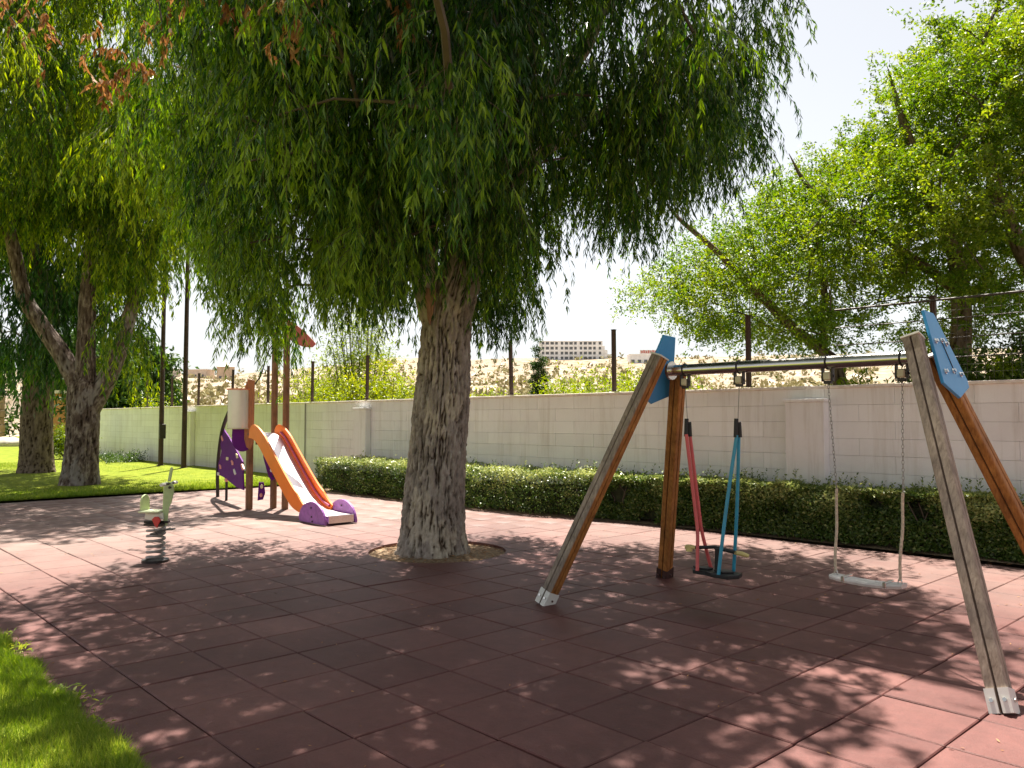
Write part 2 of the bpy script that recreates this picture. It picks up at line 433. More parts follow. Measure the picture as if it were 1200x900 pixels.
# clump centres: x,y,z
MAIN="-6.0,6.5,6.5;-8.2,6.7,8.1;-9.1,4.1,6.3;-7.8,6.1,5.3;-5.3,5.6,8.3;-9.9,4.7,5.6;-7.6,7.0,5.9;-10.4,4.0,5.4;-7.9,7.1,6.0;-9.8,8.1,6.7;-9.5,8.3,9.2;-8.3,3.5,7.0;-6.9,4.7,9.1;-6.7,7.9,8.8;-7.7,6.5,6.4;-10.3,3.4,5.5;-9.3,6.8,8.0;-7.8,7.6,5.9;-9.7,6.2,8.1;-8.4,4.8,7.8;-10.2,5.9,7.1;-9.2,7.2,8.6;-6.3,4.9,7.0;-10.5,7.1,8.2;-5.7,5.5,8.6;-7.3,10.9,6.1;-8.6,4.2,5.1;-9.1,5.7,9.4;-7.5,4.8,7.8;-5.9,5.0,5.2;-9.6,6.2,4.9;-7.1,6.9,8.7;-5.5,6.8,8.8;-6.8,4.3,5.9;-9.7,4.0,6.0;-7.1,8.0,7.5;-7.5,5.0,9.5;-7.7,5.4,5.8;-9.6,8.2,5.4;-9.1,5.8,5.9;-10.7,5.2,5.3;-4.9,7.8,7.4;-7.4,7.4,6.3;-5.7,4.8,6.6;-9.0,7.9,7.2;-5.4,3.8,8.3;-7.3,3.2,5.4;-7.3,6.5,5.0;-10.4,5.9,9.1;-7.3,10.1,7.8;-6.3,9.0,7.0;-5.6,5.3,7.1;-5.9,5.6,4.9;-8.7,3.7,5.7;-5.6,4.9,8.4;-9.3,6.7,8.8;-6.9,3.7,5.5;-9.1,7.4,9.5;-6.0,4.5,9.2;-10.1,4.9,6.9;-6.8,4.4,4.3;-9.8,5.7,8.9;-6.0,5.5,8.9;-9.7,4.7,6.0;-10.0,5.4,6.5;-9.2,5.8,4.8;-6.5,4.2,7.7;-6.7,10.6,7.2;-7.5,7.1,8.6;-8.3,5.1,5.5;-5.4,4.2,9.1;-6.5,7.8,7.2;-9.1,9.9,7.4;-8.0,6.4,9.2;-9.0,4.3,5.5;-10.5,3.6,7.3;-7.9,5.2,9.6;-8.8,9.7,7.1;-5.8,5.0,7.3;-7.4,6.7,6.7;-6.6,6.8,8.5;-6.6,6.3,5.4;-9.0,4.7,6.5;-10.1,9.2,6.0;-8.2,9.0,7.1;-9.4,6.2,7.6;-6.8,6.4,6.7;-10.3,4.8,5.0;-8.2,4.2,6.1;-7.4,6.8,4.6;-4.9,4.4,4.9;-8.4,6.0,9.1;-8.4,4.9,8.6;-4.9,3.9,6.8;-9.1,5.7,6.5;-6.7,8.2,7.3;-7.3,3.5,7.3;-5.8,4.2,5.3;-8.7,5.8,4.7;-5.8,8.4,7.0;-6.9,5.7,5.7;-8.8,6.7,6.5;-7.3,3.6,5.3;-8.4,7.3,6.2;-7.9,4.0,4.7;-8.1,6.0,7.2;-8.3,6.0,5.7;-10.0,9.2,7.0;-8.4,3.0,4.8;-10.2,4.4,6.4;-7.2,6.1,8.9;-10.7,6.2,7.3;-9.8,5.8,8.0;-6.4,4.5,4.7;-5.6,4.3,7.2;-8.7,6.0,6.4;-7.3,6.8,7.8;-7.2,4.1,6.0;-8.4,7.2,5.5;-9.4,8.7,8.1;-6.0,8.0,8.8;-10.5,5.5,5.5;-6.3,5.6,5.9;-9.9,7.9,8.8;-8.1,5.4,5.8;-8.2,4.2,7.4;-8.5,6.7,9.1;-9.3,6.8,6.2;-8.9,4.9,4.9;-10.4,4.5,7.9;-7.9,5.6,6.4;-8.9,7.3,7.4;-7.3,3.9,5.8;-5.4,6.9,5.0;-5.7,3.4,6.2;-7.8,9.7,7.1;-4.5,4.2,6.8;-8.3,4.6,8.8;-5.5,8.3,8.5;-8.5,6.7,6.9;-8.8,6.3,7.3;-5.9,4.7,4.4;-9.9,8.7,5.5;-7.3,4.2,4.6;-8.4,5.3,9.1;-7.1,6.2,6.5;-4.4,6.5,5.4;-11.2,6.2,6.8;-5.0,6.3,7.3;-6.8,6.4,5.6;-9.7,4.3,5.3;-8.1,3.4,6.3;-7.7,6.3,8.4;-9.6,5.0,7.1;-11.5,5.6,7.7;-10.5,6.1,8.8;-6.2,4.5,4.3;-8.0,5.1,4.8;-4.6,4.7,7.7;-11.3,5.8,8.8;-11.2,6.8,8.2;-6.7,8.6,9.4;-9.2,6.7,7.5;-5.1,1.9,5.9;-6.4,6.7,9.6;-6.2,5.6,5.1;-8.5,6.6,7.6;-7.3,7.4,6.8;-10.1,4.8,5.2;-6.5,4.1,4.5;-6.5,8.1,5.3;-11.4,4.7,7.5;-5.0,4.6,7.7;-6.5,7.9,8.2;-5.3,2.8,4.8;-7.1,3.6,7.6;-6.1,5.5,6.4;-8.0,3.4,5.6;-9.3,5.5,7.9;-4.8,3.2,7.9;-4.8,6.1,6.3;-5.1,3.8,6.6;-9.5,5.9,9.3;-7.5,10.0,7.3;-6.4,4.6,6.9;-8.5,9.3,8.5;-5.2,4.1,4.2;-5.4,6.3,5.3;-5.7,5.2,5.4;-4.4,3.5,4.0;-10.1,7.0,7.0;-5.3,7.6,5.4;-9.6,6.1,7.1;-8.6,6.4,8.0;-9.3,8.4,4.9;-7.4,5.5,8.7;-6.2,3.1,4.2;-9.3,4.5,6.1;-7.0,7.3,9.3;-6.8,3.7,5.1;-4.9,4.2,5.2;-9.4,4.0,5.4;-7.7,3.8,5.8;-8.2,4.0,5.4;-9.3,8.7,6.1;-9.5,8.3,6.1;-9.5,4.8,6.3;-9.1,6.4,6.4;-9.3,5.3,5.8;-7.7,4.9,4.8;-7.1,2.9,5.3;-6.5,5.9,6.5;-8.0,7.3,7.5;-9.8,7.4,6.7;-8.3,5.5,7.7;-8.4,8.8,8.8;-6.9,6.1,4.7;-10.7,4.8,8.3;-4.9,6.6,5.1;-8.2,5.9,8.1;-7.2,6.4,5.4;-10.3,5.3,6.2;-7.5,7.3,8.0;-9.3,5.1,5.3;-9.6,7.5,8.3"
HEM="-10.2,4.1,4.7;-11.3,4.6,5.7;-10.1,4.3,4.3;-9.4,4.0,4.8;-10.5,4.7,4.0;-7.8,3.4,4.2;-8.0,3.7,3.5;-9.3,4.3,4.3;-10.4,5.0,3.9;-10.9,5.2,4.7;-9.7,4.9,4.6;-10.7,5.4,5.5;-7.7,4.1,4.6;-7.6,3.9,5.1;-7.8,4.6,3.7;-8.1,4.8,4.3;-9.3,5.8,3.8;-9.1,5.6,4.5;-7.4,4.8,3.5;-7.6,4.9,4.1;-6.8,4.5,3.5;-10.4,6.9,4.5;-9.8,6.7,3.8;-7.4,5.1,4.1;-7.0,5.0,3.6;-9.1,6.4,4.5;-7.4,5.4,5.4;-8.8,6.5,6.6;-8.2,6.9,4.2;-6.2,5.3,4.4;-9.3,8.2,3.6;-8.0,7.0,4.2;-8.9,8.0,3.6;-6.3,5.7,3.9;-7.3,6.8,3.5;-6.5,6.1,4.0;-7.5,7.2,4.1;-8.2,7.9,5.0;-8.6,8.6,5.1;-6.5,6.5,5.0;-5.7,5.9,4.5;-8.6,8.9,6.2;-8.5,9.0,5.5;-8.2,8.7,6.2;-8.2,9.0,5.5;-7.0,7.6,5.7;-8.2,9.2,5.5;-7.1,8.0,5.9;-5.8,6.7,4.5;-6.1,7.1,5.2;-6.3,7.6,4.4;-7.2,8.7,5.4;-7.8,9.7,5.0;-5.8,7.2,5.0;-6.9,8.9,4.8;-5.4,6.9,4.9;-6.6,8.7,4.8;-7.4,9.8,5.9;-6.7,9.2,5.0;-7.2,9.9,6.1;-6.5,9.2,5.3;-4.8,6.8,5.2;-6.3,9.3,5.3;-5.0,7.3,5.3;-5.8,8.8,5.2;-6.8,10.3,6.5;-4.9,7.6,4.9;-5.9,9.3,6.1;-5.4,8.7,5.2;-6.2,10.0,6.4;-6.3,10.5,6.2;-5.8,9.7,6.7;-6.2,10.8,6.7;-5.7,9.8,7.0;-5.3,9.5,6.9;-4.5,8.2,7.0;-4.8,8.9,8.3;-4.3,8.0,8.2;-9.9,4.3,3.9;-12.0,5.1,4.5;-9.7,4.1,4.5;-10.5,4.8,3.6;-9.4,4.3,3.8;-11.8,5.4,4.4;-10.5,4.9,3.2;-10.9,5.1,3.6;-11.0,5.5,3.0;-11.1,5.4,3.4;-9.1,5.3,4.5;-8.8,5.0,4.8;-9.1,5.2,3.7;-10.0,5.7,4.1;-10.8,6.3,4.6;-9.4,5.8,3.5;-8.9,5.3,3.8;-10.1,6.1,4.3;-9.3,5.9,3.5;-8.3,5.3,3.7;-9.2,5.8,4.1;-8.0,5.4,3.5;-8.2,5.5,3.8;-8.5,5.6,4.1;-9.0,6.4,3.7;-8.1,5.6,3.9;-9.5,6.6,4.4;-8.8,7.6,3.5;-8.6,7.5,3.8;-8.8,7.8,4.2;-7.3,6.4,4.3;-8.9,8.0,3.5;-8.9,8.2,3.8;-8.0,7.3,4.0;-7.7,7.1,4.3;-7.3,5.9,4.2;-8.9,7.2,4.8;-8.3,6.7,5.0;-8.0,6.8,4.0;-9.2,7.6,4.6;-7.4,6.1,4.5"
TOP="-4.3,1.7,8.3;-1.9,2.6,7.3;-3.0,0.4,5.7;-2.9,2.6,8.2;-2.1,1.2,5.3;-2.0,1.8,8.3;-3.0,2.7,9.0;-0.7,2.3,8.8;-1.0,2.7,6.9;-5.6,0.7,8.7;-5.0,-0.4,8.2;-1.1,3.8,7.8;-5.9,3.8,9.0;-8.0,6.8,9.2;-5.6,5.0,8.3;-0.7,2.3,7.3;-0.8,2.6,5.3;-8.2,6.0,9.2;-4.2,2.9,7.2;-4.0,0.8,7.8;-5.6,8.2,8.7;-5.6,6.6,9.1;-3.4,1.0,8.6;-1.8,0.5,7.5;-1.5,3.4,7.4;-4.9,3.6,7.2;-4.7,3.6,6.7;-7.8,7.5,9.1;-3.4,1.7,7.0;-2.6,1.7,9.0;-1.5,3.5,6.7;-5.0,3.5,7.9;-3.3,0.5,5.0;-5.3,5.7,8.0;-5.6,3.6,7.6;-5.5,4.6,8.8;-7.3,5.3,9.0;-7.8,3.6,8.1;-1.7,0.9,8.8;-1.5,0.7,6.2;-2.0,0.1,5.3;-4.2,-0.5,7.5;-8.4,5.4,8.9;-5.6,5.4,9.0;-5.0,-0.5,5.8;-7.1,6.0,8.8;-1.9,1.6,7.3;-6.5,4.4,9.0;-5.0,-1.2,8.9;-7.2,5.5,8.2;-5.0,3.6,8.8;-3.6,2.4,5.7;-7.6,3.8,7.5;-1.7,3.6,8.8;-2.3,1.8,5.2;-6.9,7.2,8.5;-3.3,1.0,7.6;-1.1,1.5,4.9;-2.6,1.5,7.6;-3.6,-0.7,5.4;-6.1,6.0,8.2;-1.7,2.1,5.2;-7.1,4.1,8.1;-0.7,2.4,6.1;-4.0,-0.5,6.6;-2.3,3.2,9.1;-5.2,6.2,8.4;-3.4,-0.7,6.2;-3.1,2.1,7.4;-0.7,5.0,8.5;-4.1,0.2,8.8;-2.0,-0.0,8.5;-2.8,1.6,5.6;-2.6,2.7,7.5;-3.1,-0.3,8.2;-4.7,-0.7,5.1;-3.4,0.6,7.0;-3.6,2.6,8.6;-7.9,5.0,8.6;-4.2,-0.5,8.5;-3.2,0.8,6.2;-2.4,2.3,8.8;-3.7,0.5,6.0;-5.7,4.6,7.1;-9.8,4.8,8.8;-5.5,-0.6,6.9;-7.3,6.7,8.7;-4.8,0.1,7.4;-4.2,-0.3,5.5;-0.6,1.7,7.0;-2.6,3.4,7.9;-3.8,-0.6,8.1;-3.6,-0.0,7.1;-0.6,4.1,6.5;-2.0,0.2,9.1;-3.0,-0.9,7.4;-6.6,3.3,7.0;-2.2,2.3,6.4;-1.0,5.4,9.2;-2.9,0.2,6.8;-1.6,0.4,6.8;-3.0,2.3,5.5;-2.7,-0.3,6.2;-6.5,6.8,9.0;-4.1,3.6,8.1;-9.1,4.1,8.9;-2.3,4.4,9.2;-0.7,3.2,5.6;-4.9,0.5,8.5;-4.3,0.2,7.8;-3.4,0.2,7.9;-4.6,0.8,7.3;-1.4,0.9,5.5;-1.1,1.6,8.0;-1.0,1.1,6.1;-5.6,3.4,6.5;-4.6,-1.1,8.0;-5.4,6.2,7.7;-9.0,5.7,9.1;-2.6,-0.5,6.9;-0.9,2.6,8.1;-2.9,1.3,6.2;-1.6,2.4,9.1;-1.6,2.8,8.2;-4.0,-1.3,6.3;-4.0,0.9,6.6;-1.3,1.6,5.8;-1.1,4.3,8.9;-10.6,4.0,8.9;-7.4,4.3,9.2;-4.2,3.5,7.4;-6.4,4.7,8.3;-1.2,1.4,7.2;-5.9,5.6,7.6;-4.5,0.1,6.4;-9.9,4.1,8.9;-6.4,3.5,7.6;-1.8,2.1,5.8;-2.3,3.6,8.5;-4.9,4.9,7.9;-0.8,3.1,6.5;-3.3,0.0,8.7;-3.9,2.6,6.3;-6.6,5.6,8.3;-3.6,1.9,9.0;-4.8,1.4,8.9;-8.6,6.7,9.0;-1.5,0.9,8.1;-5.9,9.2,9.0;-4.5,-1.0,7.0;-3.4,2.8,7.3;-5.6,0.1,8.5;-4.9,4.2,8.1;-0.6,3.5,8.6;-1.8,2.8,6.7;-8.7,9.5,10.3;-9.6,10.5,10.7;-8.7,10.3,10.2;-6.5,8.6,11.4;-9.0,11.3,10.6;-7.0,9.5,11.3;-6.5,9.8,9.9;-9.2,10.1,10.9;-6.9,7.7,8.7;-7.7,8.9,10.8;-7.0,8.1,9.7;-7.1,9.9,11.4;-7.1,9.8,10.1;-8.4,11.3,10.5;-5.9,9.0,9.5;-8.6,10.4,11.1;-6.8,9.9,10.8;-7.9,9.9,10.7;-6.2,8.4,10.3;-8.4,9.4,11.3;-6.9,8.3,10.2;-5.9,8.6,8.9;-6.4,9.6,9.1;-7.9,11.6,11.4;-7.6,8.6,9.4;-7.6,10.3,9.8;-7.4,10.7,11.5;-7.2,8.9,10.0;-8.8,11.7,11.5;-7.6,9.6,11.2"
TWO="-19.1,3.0,10.9;-23.1,1.9,7.3;-18.5,3.5,10.7;-20.5,6.0,12.8;-20.8,4.8,12.3;-21.5,6.9,5.8;-21.9,4.1,6.8;-18.4,6.5,6.3;-18.3,4.0,9.1;-21.0,5.5,13.2;-22.7,5.4,8.1;-21.0,5.5,12.5;-22.2,1.2,10.0;-19.3,6.3,5.7;-22.1,2.5,12.0;-22.5,1.9,8.2;-22.4,3.5,11.3;-18.8,7.0,6.1;-18.9,8.7,10.9;-21.2,3.0,9.6;-22.0,5.2,12.3;-21.0,6.7,5.6;-22.2,5.1,9.9;-21.4,6.3,10.6;-19.0,4.1,7.4;-21.8,6.8,10.3;-23.4,4.6,12.7;-22.2,0.3,6.3;-18.9,5.8,12.4;-19.3,4.6,9.1;-18.7,7.0,8.6;-21.4,8.3,10.5;-21.0,6.5,10.4;-19.9,6.4,7.8;-20.5,5.3,8.1;-19.4,4.8,11.8;-18.0,5.9,12.0;-19.6,1.1,10.0;-19.6,6.4,6.0;-21.4,8.0,12.4;-22.9,8.7,10.1;-20.3,6.5,11.6;-19.2,7.0,7.3;-26.2,4.6,8.2;-21.3,7.2,7.5;-22.7,8.1,9.1;-21.8,2.7,9.0;-24.1,3.1,9.7;-20.5,5.6,8.7;-21.5,6.4,7.3;-18.5,5.5,8.3;-20.6,7.0,9.1;-23.7,8.8,8.1;-24.1,7.2,11.7;-16.0,6.9,7.8;-23.6,2.1,7.9;-22.3,2.3,7.1;-21.4,1.2,9.7;-22.9,4.6,7.0;-19.6,2.2,6.7;-18.9,7.6,11.7;-17.2,7.4,9.1;-20.8,7.3,13.3;-22.3,7.7,8.2;-20.0,1.0,10.3;-22.1,9.8,10.4;-23.5,7.3,3.4;-21.0,4.8,8.4;-20.7,4.6,7.3;-21.4,7.5,9.4;-21.0,6.4,8.2;-19.6,3.6,9.0;-23.9,4.1,8.3;-19.4,3.7,12.3;-19.1,3.5,9.9;-21.3,7.1,8.4;-19.5,5.9,11.5;-21.9,5.2,8.1;-22.2,5.8,9.5;-22.2,1.7,10.3;-16.1,6.2,10.6;-20.4,5.3,13.5;-22.6,9.3,8.1;-18.4,6.4,13.0;-18.4,6.6,10.8;-18.4,3.5,9.8;-22.4,4.3,7.0;-24.3,0.6,8.7;-22.8,7.0,4.3;-16.8,6.9,7.5;-23.6,8.8,10.6;-20.3,5.3,9.4;-24.9,7.4,10.9;-22.1,5.4,11.8;-22.6,6.4,8.8;-22.5,4.7,7.7;-16.9,5.7,6.6;-22.2,6.0,12.2;-25.1,4.3,9.2;-18.3,5.7,3.6;-17.7,3.7,7.7;-22.7,3.7,7.6;-19.5,4.4,7.7;-23.7,5.5,10.4;-25.1,4.1,10.0;-20.1,5.3,9.0;-17.3,5.7,7.9;-16.6,5.3,11.0;-16.8,7.9,10.4;-21.5,5.2,6.9;-20.9,5.0,7.0;-16.6,5.8,8.3;-18.7,4.5,11.5;-24.8,8.4,8.8;-24.9,8.1,5.9;-21.8,0.2,8.2;-18.6,7.0,11.6;-22.2,4.2,10.4;-20.6,6.2,5.5;-20.0,3.5,8.6;-21.5,5.0,10.4;-23.2,3.3,12.6;-20.4,5.6,7.4;-20.7,8.7,8.5;-21.8,7.8,9.8;-24.3,7.1,7.8;-21.1,7.5,7.7;-19.6,8.2,12.3;-25.5,5.4,9.6;-22.8,7.3,8.9;-22.2,7.1,5.4;-16.1,4.8,6.8;-21.9,8.6,7.1;-26.5,6.0,8.0;-16.9,6.3,10.9;-20.9,1.2,7.9;-24.1,3.5,10.1;-20.4,6.3,7.1;-21.6,8.1,8.6;-18.7,7.9,10.2;-23.2,3.1,9.4;-20.8,6.6,8.6;-24.1,6.6,7.7;-23.5,3.1,7.5;-16.9,6.3,7.1;-21.6,8.6,7.4;-20.2,7.4,11.9;-19.4,1.5,7.4;-16.9,5.1,7.4;-19.9,6.5,10.5;-24.2,4.6,7.4;-19.9,4.8,8.2;-22.1,6.3,9.1;-21.0,7.1,9.0;-24.6,0.9,7.6;-25.8,6.3,10.6;-25.1,1.4,7.1;-18.3,2.9,9.8;-19.1,3.1,9.0;-20.8,6.0,6.6;-17.0,6.2,8.0;-23.1,0.9,6.8;-23.9,4.8,7.8;-22.3,8.4,10.7;-19.5,3.4,8.4;-17.7,7.1,9.7;-24.1,9.0,7.8;-21.0,4.5,8.6;-24.5,7.7,7.4;-20.7,7.9,10.3;-25.7,7.1,9.3;-24.5,7.8,10.4;-21.2,7.4,10.0;-24.9,7.0,7.6;-16.2,7.1,9.5;-17.2,3.1,8.5;-21.0,3.2,8.6;-20.2,5.4,5.9;-18.6,5.7,9.5;-20.9,4.7,11.6;-21.0,2.3,8.5;-22.9,4.6,8.5;-21.1,4.1,10.9;-22.1,3.2,7.1;-22.2,8.0,8.6"
THREE="-25.5,6.2,7.7;-26.6,7.2,8.8;-31.2,5.4,4.1;-31.0,4.9,7.7;-26.2,6.5,3.6;-30.6,6.5,4.2;-25.9,1.2,8.1;-25.4,5.2,5.4;-24.8,5.6,9.6;-27.4,3.7,6.3;-30.0,6.9,5.9;-28.7,6.8,12.9;-28.0,4.3,4.6;-25.8,6.5,9.1;-29.6,7.0,9.2;-28.0,4.6,8.6;-27.5,2.4,9.4;-28.1,5.4,10.2;-25.0,5.9,3.7;-28.3,4.6,7.0;-30.3,5.9,3.8;-28.5,1.9,7.7;-22.2,5.4,7.3;-26.4,7.4,12.0;-25.6,5.4,12.0;-23.4,4.6,11.1;-28.7,8.8,10.7;-28.5,5.9,7.9;-29.5,1.7,6.3;-26.2,5.6,4.2;-24.0,3.9,6.9;-26.6,6.5,5.7;-24.7,3.3,10.5;-29.0,5.8,10.9;-26.5,7.6,6.3;-27.8,5.8,6.9;-26.0,5.8,13.2;-30.1,6.3,11.1;-31.7,3.8,6.9;-27.8,5.5,8.8;-30.2,4.5,11.0;-28.1,6.7,6.9;-24.0,2.7,8.4;-25.3,6.9,6.5;-25.5,5.1,7.2;-25.1,7.4,8.6;-29.9,6.8,6.7;-29.9,4.4,10.4;-28.4,1.0,9.0;-30.8,2.3,6.5;-26.9,6.4,13.2;-31.7,3.6,5.4;-24.8,4.5,9.1;-26.3,8.0,7.5;-29.1,3.4,10.8;-27.1,9.5,11.4;-29.1,5.4,8.8;-27.3,6.6,10.3;-29.9,5.9,8.0;-28.2,2.9,8.5;-27.0,6.3,8.5;-31.1,4.7,10.6;-30.6,3.8,3.6;-26.4,2.8,8.2;-29.1,7.0,10.9;-27.7,5.0,7.1;-29.5,8.1,11.9;-28.0,4.4,9.9;-27.7,7.3,5.8;-22.8,5.4,5.0;-27.4,3.2,12.4;-30.3,4.5,12.4;-27.2,2.9,8.1;-28.2,7.7,6.5;-24.2,6.0,4.8;-25.1,6.5,6.2;-30.5,6.3,12.1;-30.4,4.1,6.8;-30.2,4.8,6.3;-27.4,3.5,7.7"
RONE="-4.5,16.0,5.4;-4.2,16.1,8.2;-4.3,12.9,5.5;-3.9,14.0,3.5;-5.0,13.5,6.8;-2.2,14.5,5.8;-6.1,15.5,6.6;-2.8,15.7,6.3;-4.7,16.1,4.4;-5.2,16.8,6.6;-6.5,14.6,5.2;-4.3,15.0,7.0;-4.3,14.1,5.6;-4.3,16.4,4.7;-4.8,15.3,3.6;-4.4,14.3,5.0;-4.2,16.5,8.6;-3.5,15.5,4.0;-3.0,14.1,5.9;-4.5,13.4,5.8;-3.6,12.9,6.9;-5.8,14.8,6.2;-5.0,14.2,6.6;-6.0,13.7,3.5;-5.2,14.8,5.5;-5.6,12.9,4.8;-2.4,14.5,4.8;-5.0,13.9,5.8;-6.7,15.6,5.5;-3.4,14.0,7.2;-5.9,15.8,4.5;-5.1,16.3,8.5;-4.1,14.6,8.0;-2.2,14.8,7.2;-5.9,14.7,4.1;-4.1,15.0,4.6;-3.8,16.6,5.9;-5.4,14.7,4.8;-6.2,15.8,6.0;-4.0,13.6,4.5;-5.9,13.5,5.7;-4.9,11.9,5.3;-4.9,12.9,3.9;-4.4,16.1,7.0;-6.8,15.0,6.3;-5.1,15.9,3.9;-4.9,14.1,4.1;-2.8,14.4,5.3;-6.1,13.3,4.1;-3.6,14.3,5.5;-5.6,16.4,5.7;-2.8,13.6,7.6;-4.2,14.8,5.7;-5.1,16.1,5.1;-4.0,15.7,4.9;-3.7,15.3,5.5;-4.2,15.1,3.6;-3.7,14.1,6.3;-2.8,16.2,7.1;-3.6,16.2,8.0;-3.0,15.3,7.5;-5.8,14.5,5.3;-3.5,16.9,7.1;-4.9,14.6,2.9;-4.7,14.7,4.4;-2.2,14.9,8.0;-5.0,15.5,6.3;-2.7,12.9,7.0;-3.9,14.5,7.0;-4.3,12.9,6.6;-3.5,12.9,6.1;-2.9,14.4,8.0;-3.8,15.2,6.2;-5.2,15.0,6.9;-5.4,15.6,8.0;-3.2,13.0,5.3;-6.1,14.3,6.5;-2.3,13.9,5.4;-4.3,12.6,4.9;-3.1,16.0,4.7;-6.8,15.7,6.9;-2.8,14.0,6.9;-3.5,14.9,8.2;-5.6,14.6,3.2;-3.0,15.7,8.4;-5.2,13.2,5.8;-4.5,14.5,6.2;-5.2,15.3,7.6;-5.7,13.7,6.3;-5.4,16.0,6.6;-5.0,13.2,4.8;-3.8,15.7,7.4;-3.3,14.7,6.1;-4.0,12.2,6.5;-4.2,14.1,6.7;-2.4,15.7,5.7;-5.1,15.3,5.0;-3.3,13.5,6.2;-3.6,15.8,5.8;-3.5,13.8,7.9;-4.5,15.3,8.3;-2.9,14.7,4.1;-5.6,14.0,4.0;-7.4,14.9,6.1;-4.0,12.0,5.2;-4.8,17.0,5.7;-3.8,13.0,3.5;-4.0,16.7,6.6;-2.5,13.5,6.6;-4.0,12.7,4.2;-4.4,14.2,3.2;-4.4,13.7,3.8;-3.6,16.0,6.7;-2.6,15.6,4.7;-2.5,15.0,6.1;-4.0,12.0,4.5;-5.9,12.3,4.6;-5.7,14.2,5.9;-3.1,12.6,6.5;-2.3,14.2,7.5;-4.7,12.6,4.4;-5.9,16.2,7.8;-4.1,14.2,7.5;-5.8,14.7,6.9;-3.3,13.4,4.8;-3.8,16.2,5.3;-4.2,14.2,4.2;-2.1,14.2,6.6;-4.9,12.6,5.1;-2.6,15.5,7.0;-3.1,13.6,4.1;-6.1,16.3,6.8;-2.8,16.8,6.8;-5.3,14.2,7.2;-5.4,12.5,4.1"
RTWO="-7.2,13.0,3.8;-7.0,12.6,3.2;-6.9,14.4,3.7;-6.4,12.7,3.9;-8.0,11.8,3.6;-5.7,12.2,5.2;-6.6,12.6,5.2;-8.2,12.4,4.5;-6.8,14.4,4.6;-7.8,12.3,3.2;-9.3,12.4,4.0;-6.0,12.4,3.0;-7.0,13.0,4.5;-8.0,12.9,3.5;-5.9,11.6,4.4;-7.0,12.4,4.3;-6.5,13.5,3.5;-8.4,14.4,4.4;-8.2,13.3,4.2;-6.6,13.9,5.4;-6.6,11.8,4.1;-8.8,13.7,4.3;-7.1,14.0,6.1;-9.0,12.9,3.5;-7.1,13.5,5.3;-7.4,13.6,4.2;-7.0,12.0,4.8;-6.8,13.8,4.0;-6.3,13.3,4.8;-7.8,14.6,4.7;-7.7,11.9,4.1;-8.1,13.6,3.3;-8.5,13.8,4.9;-7.1,12.1,3.7;-9.8,12.9,4.1;-8.8,13.5,3.4;-7.9,13.0,4.8;-7.8,13.5,5.1;-7.2,12.7,5.3;-6.0,12.4,4.4;-7.6,14.3,3.6;-8.7,13.1,4.7;-7.5,14.3,5.7;-6.3,11.7,4.9;-6.3,12.0,3.6;-8.7,12.3,4.3;-7.2,13.4,5.9;-5.6,11.8,3.2;-5.9,12.8,4.9;-7.3,13.3,3.2;-9.2,13.0,4.2;-7.6,12.5,4.0;-6.1,13.3,4.2;-8.4,12.3,3.8;-6.5,11.8,3.0;-5.6,11.7,3.8;-6.0,12.8,5.7;-7.0,13.9,3.2;-6.6,13.2,5.5;-7.3,14.1,5.1;-7.2,11.6,4.2;-8.2,14.4,5.3;-8.3,14.1,3.7;-7.7,12.4,4.8;-7.2,14.8,4.2;-7.6,11.7,3.2;-8.6,11.8,3.8;-7.9,14.0,4.4;-6.9,13.7,4.7;-7.3,14.7,5.2;-9.5,13.5,4.8;-9.0,13.9,5.2;-6.4,13.1,2.9;-5.4,11.7,4.9;-7.6,13.7,5.7"
RTHREE="-2.9,16.2,6.0;-3.1,14.3,9.7;-2.5,15.1,6.0;-1.8,15.7,8.5;-1.2,15.4,7.2;-3.8,15.4,6.6;-2.3,15.9,6.4;-5.2,14.8,6.5;-3.0,14.7,7.0;-3.2,16.4,8.3;-4.4,15.0,7.5;-2.2,14.5,6.9;-1.1,14.9,6.0;-4.7,16.1,6.8;-0.9,14.2,5.2;-3.9,13.3,6.4;-1.6,13.9,7.0;-1.7,15.9,5.7;-2.9,15.5,8.8;-2.6,13.3,7.7;-2.2,15.8,7.4;-2.4,15.6,9.7;-2.2,17.2,7.0;-1.4,17.2,6.9;-3.7,17.8,6.7;-5.0,15.3,8.3;-4.9,16.2,8.3;-3.8,17.0,7.8;-3.2,13.9,8.1;-3.1,15.0,6.4;-1.4,13.4,5.8;-0.7,16.1,5.3;-4.7,16.6,7.4;-4.2,16.3,8.4;-3.2,13.9,6.9;-4.7,14.1,6.1;-1.3,17.5,7.6;-4.3,12.9,7.7;-0.5,16.9,6.1;-5.1,14.4,7.7;-2.5,14.3,9.3;-4.6,13.3,6.8;-1.5,14.2,6.2;-1.2,16.1,8.0;-3.0,12.6,7.0"

# ================================================================ THE SETTING
# hillside: a sheet from just behind the wall to beyond the crest
def hill_h(x, y):
    r = math.hypot(x, y)
    ang = math.degrees(math.atan2(x, y)) + 47.0          # 0 = camera forward, negative = left
    k = min(r, 620) / 620
    crest = (0.079 if ang > -8 else max(0.056, 0.079 + (ang + 8) * 0.0022)) + 0.004 * noise.noise((ang * .16, 2, 2))
    z = r * (0.026 + (crest - 0.026) * k)
    if r > 620: z -= (r - 620) * 0.10
    edge = y - 11.4 if x > -39 else (y - 30)
    s = max(0.0, min(1.0, edge / 9.0)); s = s * s * (3 - 2 * s)
    nz = noise.noise((x * 0.03, y * 0.03, 3)) * min(r * 0.012, 2.2) + noise.noise((x * 0.16, y * 0.16, 9)) * min(r * 0.004, .5)
    if r > 600: nz *= .4
    return (z + nz) * s - 0.06

